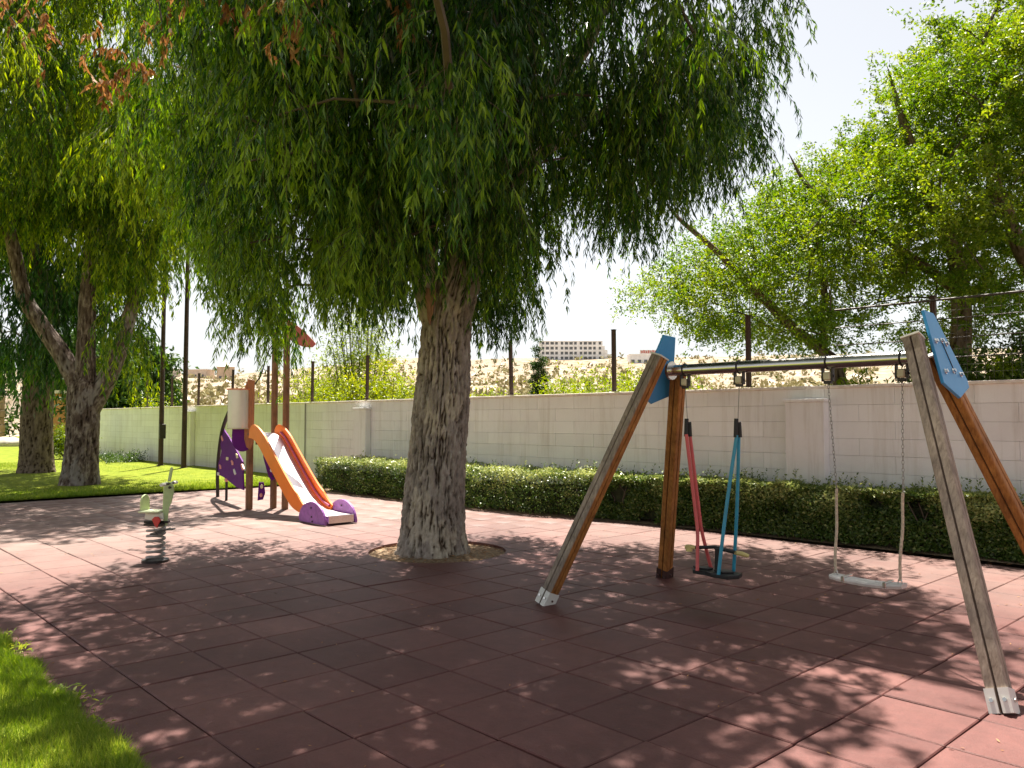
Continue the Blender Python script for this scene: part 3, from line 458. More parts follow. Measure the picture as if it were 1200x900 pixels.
def make_hill():
    rs = np.concatenate([np.linspace(10.5, 60, 60), np.geomspace(62, 640, 80), np.linspace(660, 3000, 10)])
    an = np.linspace(R(-50), R(80), 150)     # around camera forward, clockwise
    V = []; F = []
    for r in rs:
        for a in an:
            q = a - R(47)
            x, y = r * math.sin(q), r * math.cos(q)
            V.append((x, y, hill_h(x, y)))
    n = len(an)
    for i in range(len(rs) - 1):
        for j in range(n - 1):
            F.append((i * n + j, i * n + j + 1, (i + 1) * n + j + 1, (i + 1) * n + j))
    V = np.array(V); F = np.array(F)
    cy = V[F][:, :, 1].min(axis=1); cx = V[F][:, :, 0].max(axis=1)
    keep = (cy > 11.3)
    m, nn, b, L = newmat('dry_hill')
    b.inputs['Roughness'].default_value = 0.95
    b.inputs['Specular IOR Level'].default_value = 0.1
    geo = N(nn, 'NewGeometry')
    t = N(nn, 'TexNoise', Scale=0.16, Detail=10.0, Roughness=0.75); L(geo.outputs['Position'], t.inputs['Vector'])
    r = ramp(nn, [(0.30, (0.10, 0.12, 0.035)), (0.42, (0.22, 0.17, 0.11)), (0.52, (0.30, 0.24, 0.18)), (0.63, (0.41, 0.355, 0.31)), (0.75, (0.54, 0.51, 0.50))])
    L(t.outputs['Fac'], r.inputs[0])
    # green in the hollow close behind the wall
    t2 = N(nn, 'TexNoise', Scale=0.06, Detail=4.0); L(geo.outputs['Position'], t2.inputs['Vector'])
    ln = N(nn, 'VectorMath', operation='LENGTH'); L(geo.outputs['Position'], ln.inputs[0])
    mr = N(nn, 'MapRange'); mr.inputs[1].default_value = 50; mr.inputs[2].default_value = 130; mr.inputs[3].default_value = 0.32; mr.inputs[4].default_value = -0.22
    L(ln.outputs['Value'], mr.inputs[0])
    ad = N(nn, 'Math', operation='ADD'); L(t2.outputs['Fac'], ad.inputs[0]); L(mr.outputs[0], ad.inputs[1])
    r2 = ramp(nn, [(0.5, (0, 0, 0)), (0.66, (1, 1, 1))]); L(ad.outputs[0], r2.inputs[0])
    mx = N(nn, 'MixRGB'); L(r2.outputs[0], mx.inputs[0]); L(r.outputs[0], mx.inputs[1]); mx.inputs[2].default_value = (0.16, 0.20, 0.05, 1)
    L(mx.outputs[0], b.inputs['Base Color'])
    bp = N(nn, 'Bump', Strength=0.6, Distance=0.6); L(t.outputs['Fac'], bp.inputs['Height']); L(bp.outputs[0], b.inputs['Normal'])
    npmesh('hillside', V, F[keep], 4, m, kind='structure', smooth=True)
make_hill()

# ground sheet to the horizon
bm = bmesh.new(); box(bm, -1500, 1500, -1500, 60, -0.5, -0.075)
obj('ground', bm, M_soil, kind='structure')

# lawn: a sheet left of the paving and a strip in front of it
def sheet(name, xs, ys, hf, mat, **k):
    V = [(x, y, hf(x, y)) for y in ys for x in xs]
    n = len(xs)
    F = [(i * n + j, i * n + j + 1, (i + 1) * n + j + 1, (i + 1) * n + j) for i in range(len(ys) - 1) for j in range(n - 1)]
    return npmesh(name, np.array(V), np.array(F), 4, mat, smooth=True, **k)
X0, X1, Y0, Y1 = -19.02, 6.6, 1.30, 10.36      # paving
def lawn_h(x, y):
    d = max(0.0, -19.1 - x)
    return 0.012 + 0.02 * noise.noise((x * .5, y * .5, 0)) + min(d, 3) * 0.02 + 0.10 * noise.noise((x * .09, y * .09, 4)) * min(1, d / 8)
sheet('lawn', list(np.linspace(-90, X0, 90)), list(np.linspace(-40, 11.05, 60)) + [16, 22, 30, 40], lawn_h, M_grassbase, kind='structure')
sheet('lawn_strip', list(np.linspace(X0 + .001, 8, 80)), list(np.linspace(-8, Y0, 26)), lambda x, y: 0.012 + 0.015 * noise.noise((x, y, 0)), M_grassbase, kind='structure')

# paving: dark bed, then one tile per object where the tiles show
TREE = Vector((-8.18, 6.26, 0)); PITR = 0.86
PIT = Vector((-8.13, 6.30, 0))
bm = bmesh.new()
# bed with a round hole for the tree pit
ring = [(PIT.x + PITR * 1.02 * math.cos(a), PIT.y + PITR * 1.02 * math.sin(a)) for a in np.linspace(0, 2 * math.pi, 49)[:-1]]
outer = []
for (px, py) in ring:
    d = Vector((px - PIT.x, py - PIT.y)); s = 1.4 / max(abs(d.x), abs(d.y))
    outer.append((PIT.x + d.x * s, PIT.y + d.y * s))
va = [bm.verts.new((x, y, -0.034)) for x, y in ring]; vb = [bm.verts.new((x, y, -0.034)) for x, y in outer]
for i in range(48): bm.faces.new((va[i], vb[i], vb[(i + 1) % 48], va[(i + 1) % 48]))
def rect(x0, x1, y0, y1, z=-0.034):
    bm.faces.new([bm.verts.new(p) for p in ((x0, y0, z), (x1, y0, z), (x1, y1, z), (x0, y1, z))])
rect(X0, PIT.x - 1.4, Y0, Y1); rect(PIT.x + 1.4, X1, Y0, Y1)
rect(PIT.x - 1.4, PIT.x + 1.4, Y0, PIT.y - 1.4); rect(PIT.x - 1.4, PIT.x + 1.4, PIT.y + 1.4, Y1)
paving = obj('playground_floor', bm, M_under, kind='structure')

P = 0.533
def front_edge(x):      # front line of the hedge
    return float(np.interp(x, [-19, -17, -13, -10.3, -8.5, -7, -4.7, 0, 6], [10.36, 9.5, 9.6, 9.8, 10.22, 10.42, 10.5, 10.58, 10.58]))
def tile_mesh(seed):
    rr = random.Random(seed)
    bm = bmesh.new(); g = 0.5 * P - 0.0048
    j = lambda: rr.uniform(-0.0032, 0.0032)
    b = 0.006
    lo = [bm.verts.new((sx * g + j(), sy * g + j(), -0.034)) for sx, sy in ((-1, -1), (1, -1), (1, 1), (-1, 1))]
    mi = [bm.verts.new((v.co.x, v.co.y, -b)) for v in lo]
    hi = [bm.verts.new((v.co.x * (1 - b / g), v.co.y * (1 - b / g), rr.uniform(-.001, .001))) for v in lo]
    for A_, B_ in ((lo, mi), (mi, hi)):
        for k in range(4): bm.faces.new((A_[k], A_[(k + 1) % 4], B_[(k + 1) % 4], B_[k]))
    bm.faces.new(hi)
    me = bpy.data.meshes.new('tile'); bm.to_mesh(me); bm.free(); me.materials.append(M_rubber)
    return me
tms = [tile_mesh(k) for k in range(8)]
tiles = []
nx0 = math.floor((X0 - 2.31) / P) - 1
for i in range(-60, 30):
    for j in range(-5, 20):
        cx = -3.68 + P * (i + .5); cy = 2.31 + P * (j + .5)
        if cx - P / 2 < X0 - .01 or cx + P / 2 > X1 or cy - P / 2 < Y0 - .2 or cy + P / 2 > Y1 + .25: continue
        if cy - P / 2 > front_edge(cx) + .1: continue
        wx = cx * 0.682 + cy * 0.731; wy = -cx * 0.731 + cy * 0.682     # camera right / forward
        inview = wy > 3.2 and abs(wx) < wy * 0.635 + 0.45
        tiles.append((math.hypot(wx, wy) + (0 if inview else 100), cx, cy))
tiles.sort()
SV = []; SF = []; ST = []
for k, (d, cx, cy) in enumerate(tiles):
    near = math.hypot(cx - PIT.x, cy - PIT.y)
    cut = near < PITR + P * .72
    me = random.choice(tms)
    q = random.randrange(4) * math.pi / 2 + random.uniform(-.004, .004)
    tz = random.uniform(-.0012, .0012); tx = random.uniform(-.003, .003); ty = random.uniform(-.003, .003)
    if random.random() < .05: tz += 0.005; ty += .008
    if cut:
        if near < PITR - P * .72: continue
        # square minus circle, sampled as a fan of quads
        g = 0.5 * P - 0.0045
        bm = bmesh.new()
        S_ = 9; grid = {}
        def pt(a, b):
            x = cx - g + 2 * g * a / S_; y = cy - g + 2 * g * b / S_
            return x, y
        inside = lambda x, y: math.hypot(x - PIT.x, y - PIT.y) < PITR
        for a in range(S_):
            for b in range(S_):
                c4 = [pt(a, b), pt(a + 1, b), pt(a + 1, b + 1), pt(a, b + 1)]
                fl = [inside(*p) for p in c4]
                if all(fl): continue
                out = []
                for m_ in range(4):
                    p, q2 = c4[m_], c4[(m_ + 1) % 4]
                    if not inside(*p): out.append(p)
                    if inside(*p) != inside(*q2):
                        lo_, hi_ = (p, q2) if inside(*p) else (q2, p)
                        for _ in range(12):
                            mm = ((lo_[0] + hi_[0]) / 2, (lo_[1] + hi_[1]) / 2)
                            if inside(*mm): lo_ = mm
                            else: hi_ = mm
                        out.append(hi_)
                if len(out) >= 3:
                    bm.faces.new([bm.verts.new((x - cx, y - cy, 0)) for x, y in out])
        bmesh.ops.remove_doubles(bm, verts=bm.verts, dist=0.0004)
        if not bm.faces: bm.free(); continue
        r_ = bmesh.ops.extrude_face_region(bm, geom=list(bm.faces))
        bmesh.ops.translate(bm, verts=[v for v in r_['geom'] if isinstance(v, bmesh.types.BMVert)], vec=(0, 0, -0.034))
        bmesh.ops.recalc_face_normals(bm, faces=bm.faces)
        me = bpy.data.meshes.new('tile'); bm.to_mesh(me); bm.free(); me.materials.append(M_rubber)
        q = 0
    if k < 292 or cut:
        o = bpy.data.objects.new('tile', me); C.objects.link(o); o.parent = paving
        o.location = (cx, cy, tz); o.rotation_euler = (tx, ty, q)
    else:
        Mx = Matrix.Translation((cx, cy, tz)) @ Matrix.Rotation(q, 4, 'Z') @ Matrix.Rotation(tx, 4, 'X')
        b0 = len(SV)
        co = [Mx @ v.co for v in me.vertices]; tv = random.random()
        SV += [tuple(v) for v in co]
        for p in me.polygons:
            SF.append([b0 + i for i in p.vertices]); ST.append(tv)
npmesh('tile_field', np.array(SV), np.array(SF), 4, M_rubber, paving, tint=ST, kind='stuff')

# soil in the tree pit
bm = bmesh.new()
for rr_, zz in ((0, 0),):
    rings = []
    for ri, r0 in enumerate(np.linspace(0.02, PITR * 1.01, 16)):
        rings.append([bm.verts.new((PIT.x + r0 * math.cos(a), PIT.y + r0 * math.sin(a),
                      -0.035 + 0.05 * (1 - r0 / PITR) ** 2 + 0.012 * noise.noise((r0 * 9, a * 4, 1)) + 0.01 * noise.noise((r0 * 30, a * 15, 1)))) for a in np.linspace(0, 2 * math.pi, 65)[:-1]])
    for a_, b_ in zip(rings, rings[1:]):
        for i in range(64): bm.faces.new((a_[i], b_[i], b_[(i + 1) % 64], a_[(i + 1) % 64]))
obj('tree_pit_soil', bm, M_soil, kind='structure', smooth=True)
# leaf litter and clods in the pit, under the hedge and scattered over the paving
def litter(name, pts, smin, smax, mat, tint=None, **k):
    V = []; F = []; T = []
    for (x, y, z) in pts:
        s = random.uniform(smin, smax); a = random.uniform(0, 6.28); t = random.uniform(-.5, .5); wd = random.uniform(.2, .4)
        d = Vector((math.cos(a), math.sin(a), t * .4)); e = Vector((-math.sin(a), math.cos(a), random.uniform(-.5, .5))) * wd
        p = Vector((x, y, z + s * .25)); b0 = len(V)
        V += [tuple(p - d * s), tuple(p + e * s), tuple(p + d * s), tuple(p - e * s)]
        F.append((b0, b0 + 1, b0 + 2, b0 + 3)); T.append(random.random())
    return npmesh(name, np.array(V), np.array(F), 4, mat, tint=T, kind='stuff', **k)
pts = []
for _ in range(1100):
    a = random.uniform(0, 6.28); r0 = PITR * math.sqrt(random.random()) * .98
    pts.append((PIT.x + r0 * math.cos(a), PIT.y + r0 * math.sin(a), -0.02 + .04 * (1 - r0 / PITR) ** 2))
litter('pit_leaf_litter', pts, .008, .028, M_dead)
pts = []
for _ in range(900):
    x = random.uniform(-17, 1.5); pts.append((x, front_edge(x) - abs(random.gauss(0, .14)) + .03, 0.004))
litter('hedge_leaf_litter', pts, .008, .022, M_dead)
pts = [(random.uniform(-18, -0.5), random.uniform(1.5, 9.6), 0.003) for _ in range(900)]
litter('fallen_leaves', pts, .008, .022, M_dead)

# soil bed under the hedge
bm = bmesh.new()
xs = np.linspace(-19, 6.6, 60)
top = [(bm.verts.new((x, front_edge(x) - .03 + .02 * noise.noise((x * 3, 0, 0)), 0.008)), bm.verts.new((x, 11.05, 0.06))) for x in xs]
for a, b in zip(top, top[1:]): bm.faces.new((a[0], b[0], b[1], a[1]))
obj('hedge_bed', bm, M_soil, kind='structure')

# ---------------------------------------------------------------- boundary wall
WX0, WX1, WY, WH = -40.0, 6.2, 11.0, 2.15
wall = empty('boundary_wall', (WX0, WY, 0), label='long white painted block wall behind the hedge, dark posts along its top', cat='wall')
bm = bmesh.new(); box(bm, 0, WX1 - WX0, 0.10, 0.30, -.1, WH - .06)
obj('wall_core', bm, M_mortar, wall)
CH = 0.232; BLn = 0.96
def block_mesh(L_, s):
    rr = random.Random(s)
    bm = bmesh.new(); box(bm, 0.0014, L_ - 0.0014, rr.uniform(-.0015, .0015), 0.11, 0.0012, CH - 0.0012, bev=0.0026)
    me = bpy.data.meshes.new('block'); bm.to_mesh(me); bm.free(); me.materials.append(M_wall); return me
bms = [block_mesh(BLn, s) for s in range(6)]
bl = []
rows = int((WH - .06) / CH)
for r_ in range(rows + 1):
    z = r_ * CH
    off = (r_ % 2) * BLn / 2
    for i in range(60):
        x = WX1 - (i + 1) * BLn + off
        if x < WX0: continue
        if z + CH > WH - .055: continue
        if x > WX1 - .6: continue
        bl.append((x, z))
bl.sort(key=lambda t: abs(t[0] + 3.2) + (0 if t[1] > .6 else 40))
BV = []; BF = []
for k, (x, z) in enumerate(bl):
    me = random.choice(bms)
    if k < 290:
        o = bpy.data.objects.new('block', me); C.objects.link(o); o.parent = wall
        o.location = (x - WX0, random.uniform(-.0012, .0012), z)
        o.rotation_euler = (random.uniform(-.002, .002), 0, random.uniform(-.0012, .0012))
    else:
        b0 = len(BV); dy = random.uniform(-.0012, .0012)
        BV += [(v.co.x + x - WX0, v.co.y + dy, v.co.z + z) for v in me.vertices]
        for p in me.polygons: BF.append([b0 + i for i in p.vertices])
me = bpy.data.meshes.new('block_field'); me.from_pydata(BV, [], BF); me.update()
link('block_field', me, M_wall, wall, kind='stuff')
# coping stones
me_c = None
for i in range(47):
    L_ = (WX1 - WX0) / 47
    if me_c is None:
        bm = bmesh.new(); box(bm, .002, L_ - .002, -.03, .33, 0, .045, bev=.006)
        me_c = bpy.data.meshes.new('coping_stone'); bm.to_mesh(me_c); bm.free(); me_c.materials.append(M_cope)
    o = bpy.data.objects.new('coping_stone', me_c); C.objects.link(o); o.parent = wall
    o.location = (i * L_, random.uniform(-.003, .003), WH - .062 + random.uniform(-.002, .002))
# buttresses
for px, wd in ((-28.2, .75), (-17.15, .55), (-5.55, .58)):
    bm = bmesh.new(); box(bm, -wd / 2, wd / 2, -.16, -.004, 0, 1.90, bev=.006)
    b = obj('pier', bm, M_wall, wall); b.location = (px - WX0, 0, 0)
    bm = bmesh.new(); box(bm, -wd / 2 - .02, wd / 2 + .02, -.18, -.004, 0, .045, bev=.006)
    b2 = obj('pier_cap', bm, M_wall, b); b2.location = (0, 0, 1.902)
# rain pipe on the wall
bm = bmesh.new(); tube(bm, [(0, 0, 0), (0, 0, 2.0)], .017, 8)
o = obj('wall_pipe', bm, M_wire, wall); o.location = (-20.1 - WX0, -.03, .1)

# ---------------------------------------------------------------- post fence on the wall
fence = empty('post_fence', (-33.1, WY + .15, WH), label='dark post fence with wire rails standing on top of the white wall', cat='fence')
fx = [-33.05, -30.4, -27.95, -25.2, -22.7, -20.05, -17.3, -14.6, -11.97, -9.28, -6.60, -3.91, -1.2, 1.5, 4.2]
bm = bmesh.new(); box(bm, -.033, .033, -.033, .033, 0, 1.10, bev=.006); box(bm, -.037, .037, -.037, .037, 1.10, 1.115)
box(bm, -.07, .07, -.07, .07, 0, .012)
pm = bpy.data.meshes.new('post'); bm.to_mesh(pm); bm.free(); pm.materials.append(M_rust)
for x in fx:
    o = bpy.data.objects.new('post', pm); C.objects.link(o); o.parent = fence
    o.location = (x + 33.1, 0, 0.003); o.rotation_euler = (random.uniform(-.02, .02), random.uniform(-.02, .02), 0)
for z, r_ in ((1.05, .015), (.80, .0075), (.55, .0075), (.30, .0075)):
    bm = bmesh.new()
    tube(bm, [(x + 33.1, -.045, z + .012 * noise.noise((x, z, 0))) for x in np.linspace(-5.2, 5.0, 12)], r_, 6)
    obj('rail' if r_ > .01 else 'wire', bm, M_fwire, fence)
bm = bmesh.new()
for x in np.arange(-3.9, 4.2, .10):
    tube(bm, [(x + 33.1, -.05, .02), (x + 33.1 + .01 * math.sin(x * 9), -.05, 1.03)], .0022, 3, cap=False)
for z in np.arange(.1, 1.0, .10):
    tube(bm, [(-3.9 + 33.1, -.052, z), (4.2 + 33.1, -.052, z)], .0022, 3, cap=False)
obj('wire_mesh', bm, M_fwire, fence, kind='stuff')

# tall poles on the lawn
for i, (x, y, lab) in enumerate(((-28.74, 10.19, 'tall dark pole on the lawn, left one of the pair, nearer the trees'),
                                 (-26.77, 10.23, 'tall dark pole on the lawn, right one of the pair, nearer the slide'))):
    p = empty('tall_pole', (x, y, 0), label=lab, cat='pole', group='tall poles in front of the wall')
    bm = bmesh.new(); tube(bm, [(0, 0, 0), (.02, 0, 3.4), (.05, 0, 8.2)], [.085, .075, .06], 10)
    obj('shaft', bm, M_rust, p, smooth=True)
    bm = bmesh.new(); tube(bm, [(0, 0, 0), (0, 0, .09)], .13, 12)
    obj('base_collar', bm, M_rust, p)
    if i == 0:
        bm = bmesh.new(); box(bm, .05, .17, -.1, .1, 1.0, 1.5, bev=.008)
        obj('switch_box', bm, M_black, p)

# ---------------------------------------------------------------- far buildings
def world(right, fwd):     # camera-right / camera-forward metres -> scene x, y (a plain rotation)
    return (right * 0.682 - fwd * 0.731, right * 0.731 + fwd * 0.682)
M_bwhite = plain('white_render', (0.88, 0.87, 0.86), 0.8, nscale=.3)
M_bgrey = plain('balcony_shade_wall', (0.60, 0.57, 0.56), 0.8, nscale=.3)
M_glass = plain('window_glass', (0.13, 0.135, 0.14), 0.15, spec=0.6)  # distance haze put into the glass colour as a lighter tone
cx, cy = world(44, 600)
zb = hill_h(cx, cy) + .2
ap = empty('apartment_building', (cx, cy, zb - 1.5), R(47), label='long white four storey apartment block on the crest of the hill', cat='building')
Wd, Hh, fl = 46.0, 15.0, 4
bm = bmesh.new(); box(bm, -Wd / 2, Wd / 2, .9, 13, 0, Hh - .2); obj('back_wall', bm, M_bgrey, ap)
bm = bmesh.new(); box(bm, -Wd / 2 - .4, Wd / 2 + .4, -.3, 13.2, Hh - .2, Hh + .4)
for q in range(5): box(bm, -18 + q * 8, -16 + q * 8, 4, 8, Hh + .4, Hh + 1.6 + .5 * (q % 2))
obj('roof', bm, M_bwhite, ap)
for f_ in range(fl + 1):
    bm = bmesh.new(); box(bm, -Wd / 2, Wd / 2, 0, .95, f_ * 3.7, f_ * 3.7 + 1.55 if f_ < fl else Hh - .2)
    if f_ < fl: obj('balcony_band', bm, M_bwhite, ap)
    else: bm.free()
for q in range(14):
    x = -Wd / 2 + q * Wd / 13
    bm = bmesh.new(); box(bm, x - (.45 if q % 4 else 1.1), x + (.45 if q % 4 else 1.1), -.06, 1.0, 0, Hh - .2); obj('pier', bm, M_bwhite, ap)
bm = bmesh.new(); box(bm, -1.1, 1.1, 0, .08, 0, 2.0); gm = bpy.data.meshes.new('window'); bm.to_mesh(gm); bm.free(); gm.materials.append(M_glass)
for f_ in range(fl):
    for q in range(13):
        o = bpy.data.objects.new('window', gm); C.objects.link(o); o.parent = ap
        o.location = (-Wd / 2 + (q + .5) * Wd / 13, .8, f_ * 3.7 + 1.6)
for q in range(4):      # stepped wing on the right
    bm = bmesh.new(); box(bm, Wd / 2 + .3 + q * 2.2, Wd / 2 + 2.3 + q * 2.2, 2 + q, 12, 0, Hh - 3 - q * 3.0); obj('stepped_wing', bm, M_bwhite, ap)
# shop building with a red sign
cx, cy = world(90.0, 520)
zb = hill_h(cx, cy)
sh = empty('flat_roofed_building', (cx, cy, zb - .5), R(47), label='low white flat roofed building on the hill with a faint red sign', cat='building')
bm = bmesh.new(); box(bm, -14, 12, 0, 12, 0, 6.2); obj('wall', bm, M_bwhite, sh)
bm = bmesh.new(); box(bm, -14.3, 12.3, -.3, 12.3, 6.2, 6.7); obj('roof', bm, M_bwhite, sh)
for q in range(6):
    o = bpy.data.objects.new('window', gm); C.objects.link(o); o.parent = sh; o.location = (-12 + q * 4.2, -.05, 1.0)
bm = bmesh.new(); box(bm, -7.5, 6.5, -.12, 0.3, 6.8, 9.3); sb = obj('sign_board', bm, plain('pale_sign', (.72, .66, .63), .7, nscale=1), sh)
M_signred = plain('sign_red', (0.55, 0.16, 0.14), .6)
for q in range(9):
    bm = bmesh.new(); hq = (1.3, 1.7, 1.2, 1.6)[q % 4]
    box(bm, -6.6 + q * 1.45, -5.7 + q * 1.45, -.28, -.13, 7.3, 7.3 + hq); box(bm, -6.6 + q * 1.45, -6.2 + q * 1.45, -.30, -.285, 7.2, 7.5 + hq)
    obj('sign_letter', bm, M_signred, sb)
# small far houses on the left ridge
hl = ['sand coloured house on the left ridge, seen right of the tall poles', 'pale house with low roof far on the left ridge', 'small buff house on the ridge above the slide barrel', 'small white house at the left end of the ridge']
for q, (rt, fw, ww, hh, colr) in enumerate(((-196, 505, 16, 6, (.62, .52, .42)), (-218, 500, 20, 5, (.66, .60, .52)), (-178, 500, 10, 9, (.55, .42, .30)), (-236, 505, 12, 5.5, (.7, .68, .62)))):
    cx, cy = world(rt, fw); zb = hill_h(cx, cy)
    hsn = empty('far_house', (cx, cy, zb - 1), R(30 + 20 * q), label=hl[q], cat='house', group='far houses on the left ridge')
    bm = bmesh.new(); box(bm, -ww / 2, ww / 2, -4, 4, 0, hh); obj('wall', bm, plain('house_wall_%s' % 'abcd'[q], colr, .9, nscale=.4), hsn)
    bm = bmesh.new()
    if q == 2:
        a = [bm.verts.new(p) for p in ((-5.4, -4.4, hh), (5.4, -4.4, hh), (5.4, 4.4, hh), (-5.4, 4.4, hh))]; t_ = bm.verts.new((0, 0, hh + 4))
        bm.faces.new(a)
        for k in range(4): bm.faces.new((a[k], a[(k + 1) % 4], t_))
    else: box(bm, -ww / 2 - .4, ww / 2 + .4, -4.4, 4.4, hh, hh + .5)
    obj('roof', bm, M_cope, hsn)
    for k in range(3):
        o = bpy.data.objects.new('window', gm); C.objects.link(o); o.parent = hsn; o.location = (-ww / 3 + k * ww / 3, -4.05, 1.6); o.scale = (.7, 1, .8)

# ================================================================ FOLIAGE
def unit(v): return v / np.maximum(np.linalg.norm(v, axis=-1, keepdims=True), 1e-6)
def leaf_mesh(name, P0, D, Nn, Ln, Wn, tint, mat, parent=None, bend=0.12, **k):
    """kite-shaped leaves: base P0, direction D, side normal Nn, length, width"""
    D = unit(D); S = unit(np.cross(D, Nn)); U = np.cross(S, D)
    L1 = Ln[:, None]; W1 = Wn[:, None]
    mid = P0 + D * L1 * .42 + U * L1 * bend
    V = np.stack([P0, mid + S * W1 * .5, P0 + D * L1, mid - S * W1 * .5], axis=1).reshape(-1, 3)
    F = np.arange(len(P0) * 4, dtype=np.int32).reshape(-1, 4)
    return npmesh(name, V, F, 4, mat, parent, tint=np.clip(tint, 0, 1), **k)

def parse(s): return np.array([[float(q) for q in p.split(',')] for p in s.split(';')])

def strands(cl, nst, lo, hi, spread, nleaf, ll, lw, base_tint, jit, dz=0.35, sweep=0.5, seg=6):
    """hanging leafy strands for every clump centre; returns leaves and twig polylines"""
    Ps = []; Ds = []; Ts = []; tw = []
    for c in cl:
        cn = c[:3]; k = int(nst * (0.7 + 0.6 * random.random()))
        ct = base_tint + 0.45 * noise.noise((cn[0] * .8, cn[1] * .8, cn[2] * .8)) + random.uniform(-.14, .14)
        a = rng.uniform(0, 2 * np.pi, k); r = np.sqrt(rng.uniform(0, 1, k)) * spread
        st = np.stack([cn[0] + r * np.cos(a) * .55, cn[1] + r * np.sin(a) * .55, cn[2] + rng.uniform(-dz, dz, k) + .15], 1)
        od = np.stack([np.cos(a), np.sin(a), np.zeros(k)], 1) * sweep * (r / spread)[:, None] + rng.normal(0, .10, (k, 3)) * [1, 1, .3]
        Ls = rng.uniform(lo, hi, k) * (1.0 - .25 * (r / spread))
        ts = ct + rng.normal(0, .12, k)
        wob = rng.uniform(0, 6.28, (k, 2)); wa = rng.uniform(.02, .07, k)
        def at(t):      # t (k,m) 0..1 -> points (k,m,3)
            tt = t[..., None]
            out = st[:, None, :] + od[:, None, :] * (1 - (1 - tt) ** 2) * Ls[:, None, None] * .9
            out[..., 2] -= Ls[:, None] * (t ** 1.25)
            out[..., 0] += np.sin(t * 5 + wob[:, :1]) * wa[:, None]
            out[..., 1] += np.sin(t * 6 + wob[:, 1:]) * wa[:, None]
            return out
        t = np.linspace(0, 1, seg)[None, :].repeat(k, 0)
        tw.append(at(t))
        tl = rng.uniform(0.05, 1.0, (k, nleaf)); tl.sort(axis=1)
        p = at(tl); q = at(np.minimum(tl + .04, 1.04)); tang = unit(q - p)
        side = rng.normal(0, 1, p.shape); side[..., 2] *= .4
        d = tang * .55 + unit(side) * .55 + np.array([0, 0, -.75])
        Ps.append(p.reshape(-1, 3)); Ds.append(d.reshape(-1, 3))
        tt = ts[:, None] + rng.normal(0, jit, tl.shape) + .10 * tl
        Ts.append(tt.reshape(-1))
    P_ = np.concatenate(Ps); D_ = np.concatenate(Ds); T_ = np.concatenate(Ts); n = len(P_)
    Nn = rng.normal(0, 1, (n, 3)); L_ = rng.uniform(*ll, n); W_ = rng.uniform(*lw, n)
    return (P_, D_, Nn, L_, W_, T_), np.concatenate(tw)

def twig_mesh(name, T, r0, mat, parent, **k):
    """(n,seg,3) polylines -> 3 sided tapering tubes"""
    T = T[::2, [0, 2, 3, 5]]
    n, s, _ = T.shape
    d = unit(np.gradient(T, axis=1)); h = np.array([1, .3, .2]); u = unit(np.cross(d, h)); v = np.cross(d, u)
    rad = (r0 * (1 - .7 * np.linspace(0, 1, s)))[None, :, None]
    V = np.stack([T + (u * math.cos(a) + v * math.sin(a)) * rad for a in (0, 2.094, 4.189)], 2)   # n,s,3,3
    idx = np.arange(n * s * 3).reshape(n, s, 3)
    F = []
    for j in range(3):
        F.append(np.stack([idx[:, :-1, j], idx[:, :-1, (j + 1) % 3], idx[:, 1:, (j + 1) % 3], idx[:, 1:, j]], -1).reshape(-1, 4))
    return npmesh(name, V.reshape(-1, 3), np.concatenate(F), 4, mat, parent, smooth=True, **k)

def bark_tube(name, path, n, seg, mat, parent, relief=.03, flare=0, fs=9.0, lump=.04, seed=0, **k):
    """trunk or limb: path of (x,y,z,r); fissured, with a depth attribute"""
    A_ = catmull(path, n)
    V = []; DP = []
    dz = 0
    for i in range(n):
        p = Vector(A_[i][:3]); r = A_[i][3]
        d = Vector(A_[min(i + 1, n - 1)][:3]) - Vector(A_[max(i - 1, 0)][:3]); d.normalize()
        h = Vector((1, 0, 0)); u = (h - d * h.dot(d)).normalized(); v = d.cross(u)
        if i: dz += (p - pp).length
        pp = p
        fl = flare * math.exp(-dz / .22) if flare else 0
        for j in range(seg):
            a = 2 * math.pi * j / seg; ca, sa = math.cos(a), math.sin(a)
            big = noise.noise((ca * 1.3 + seed, sa * 1.3, dz * .55)) * lump * 2
            root = fl * (0.55 + .75 * abs(math.sin(a * 2.5 + seed + .6 * math.sin(a))))
            tw = dz * .35
            f1 = noise.noise((ca * fs * r * 1.9 + seed, sa * fs * r * 1.9 + tw, dz * 1.35))
            f2 = noise.noise((ca * fs * r * 4.5 + seed, sa * fs * r * 4.5 + tw, dz * 6.5 + 7))
            ridge = 1 - min(1, abs(f1 + .40 * f2) * 5.2)          # narrow valleys
            f3 = noise.noise((ca * 16 * r * 3, sa * 16 * r * 3, dz * 22))
            fade = min(1, r / .22)
            rr = r + big * r * 1.4 + root - relief * fade * (ridge ** 1.6) + .25 * relief * fade * f3 + relief * .5 * fade * (1 if f2 > .12 else 0) * .6
            V.append(tuple(p + (u * ca + v * sa) * rr)); DP.append(max(0, min(1, ridge ** 1.6 * .85 + (0.25 if f3 < -.2 else 0))))
    F = []
    for i in range(n - 1):
        for j in range(seg):
            F.append((i * seg + j, i * seg + (j + 1) % seg, (i + 1) * seg + (j + 1) % seg, (i + 1) * seg + j))
    o = npmesh(name, np.array(V), np.array(F), 4, mat, parent, smooth=True, **k)
    at = o.data.attributes.new('depth', 'FLOAT', 'POINT'); at.data.foreach_set('value', np.array(DP, dtype=np.float32))
    return o

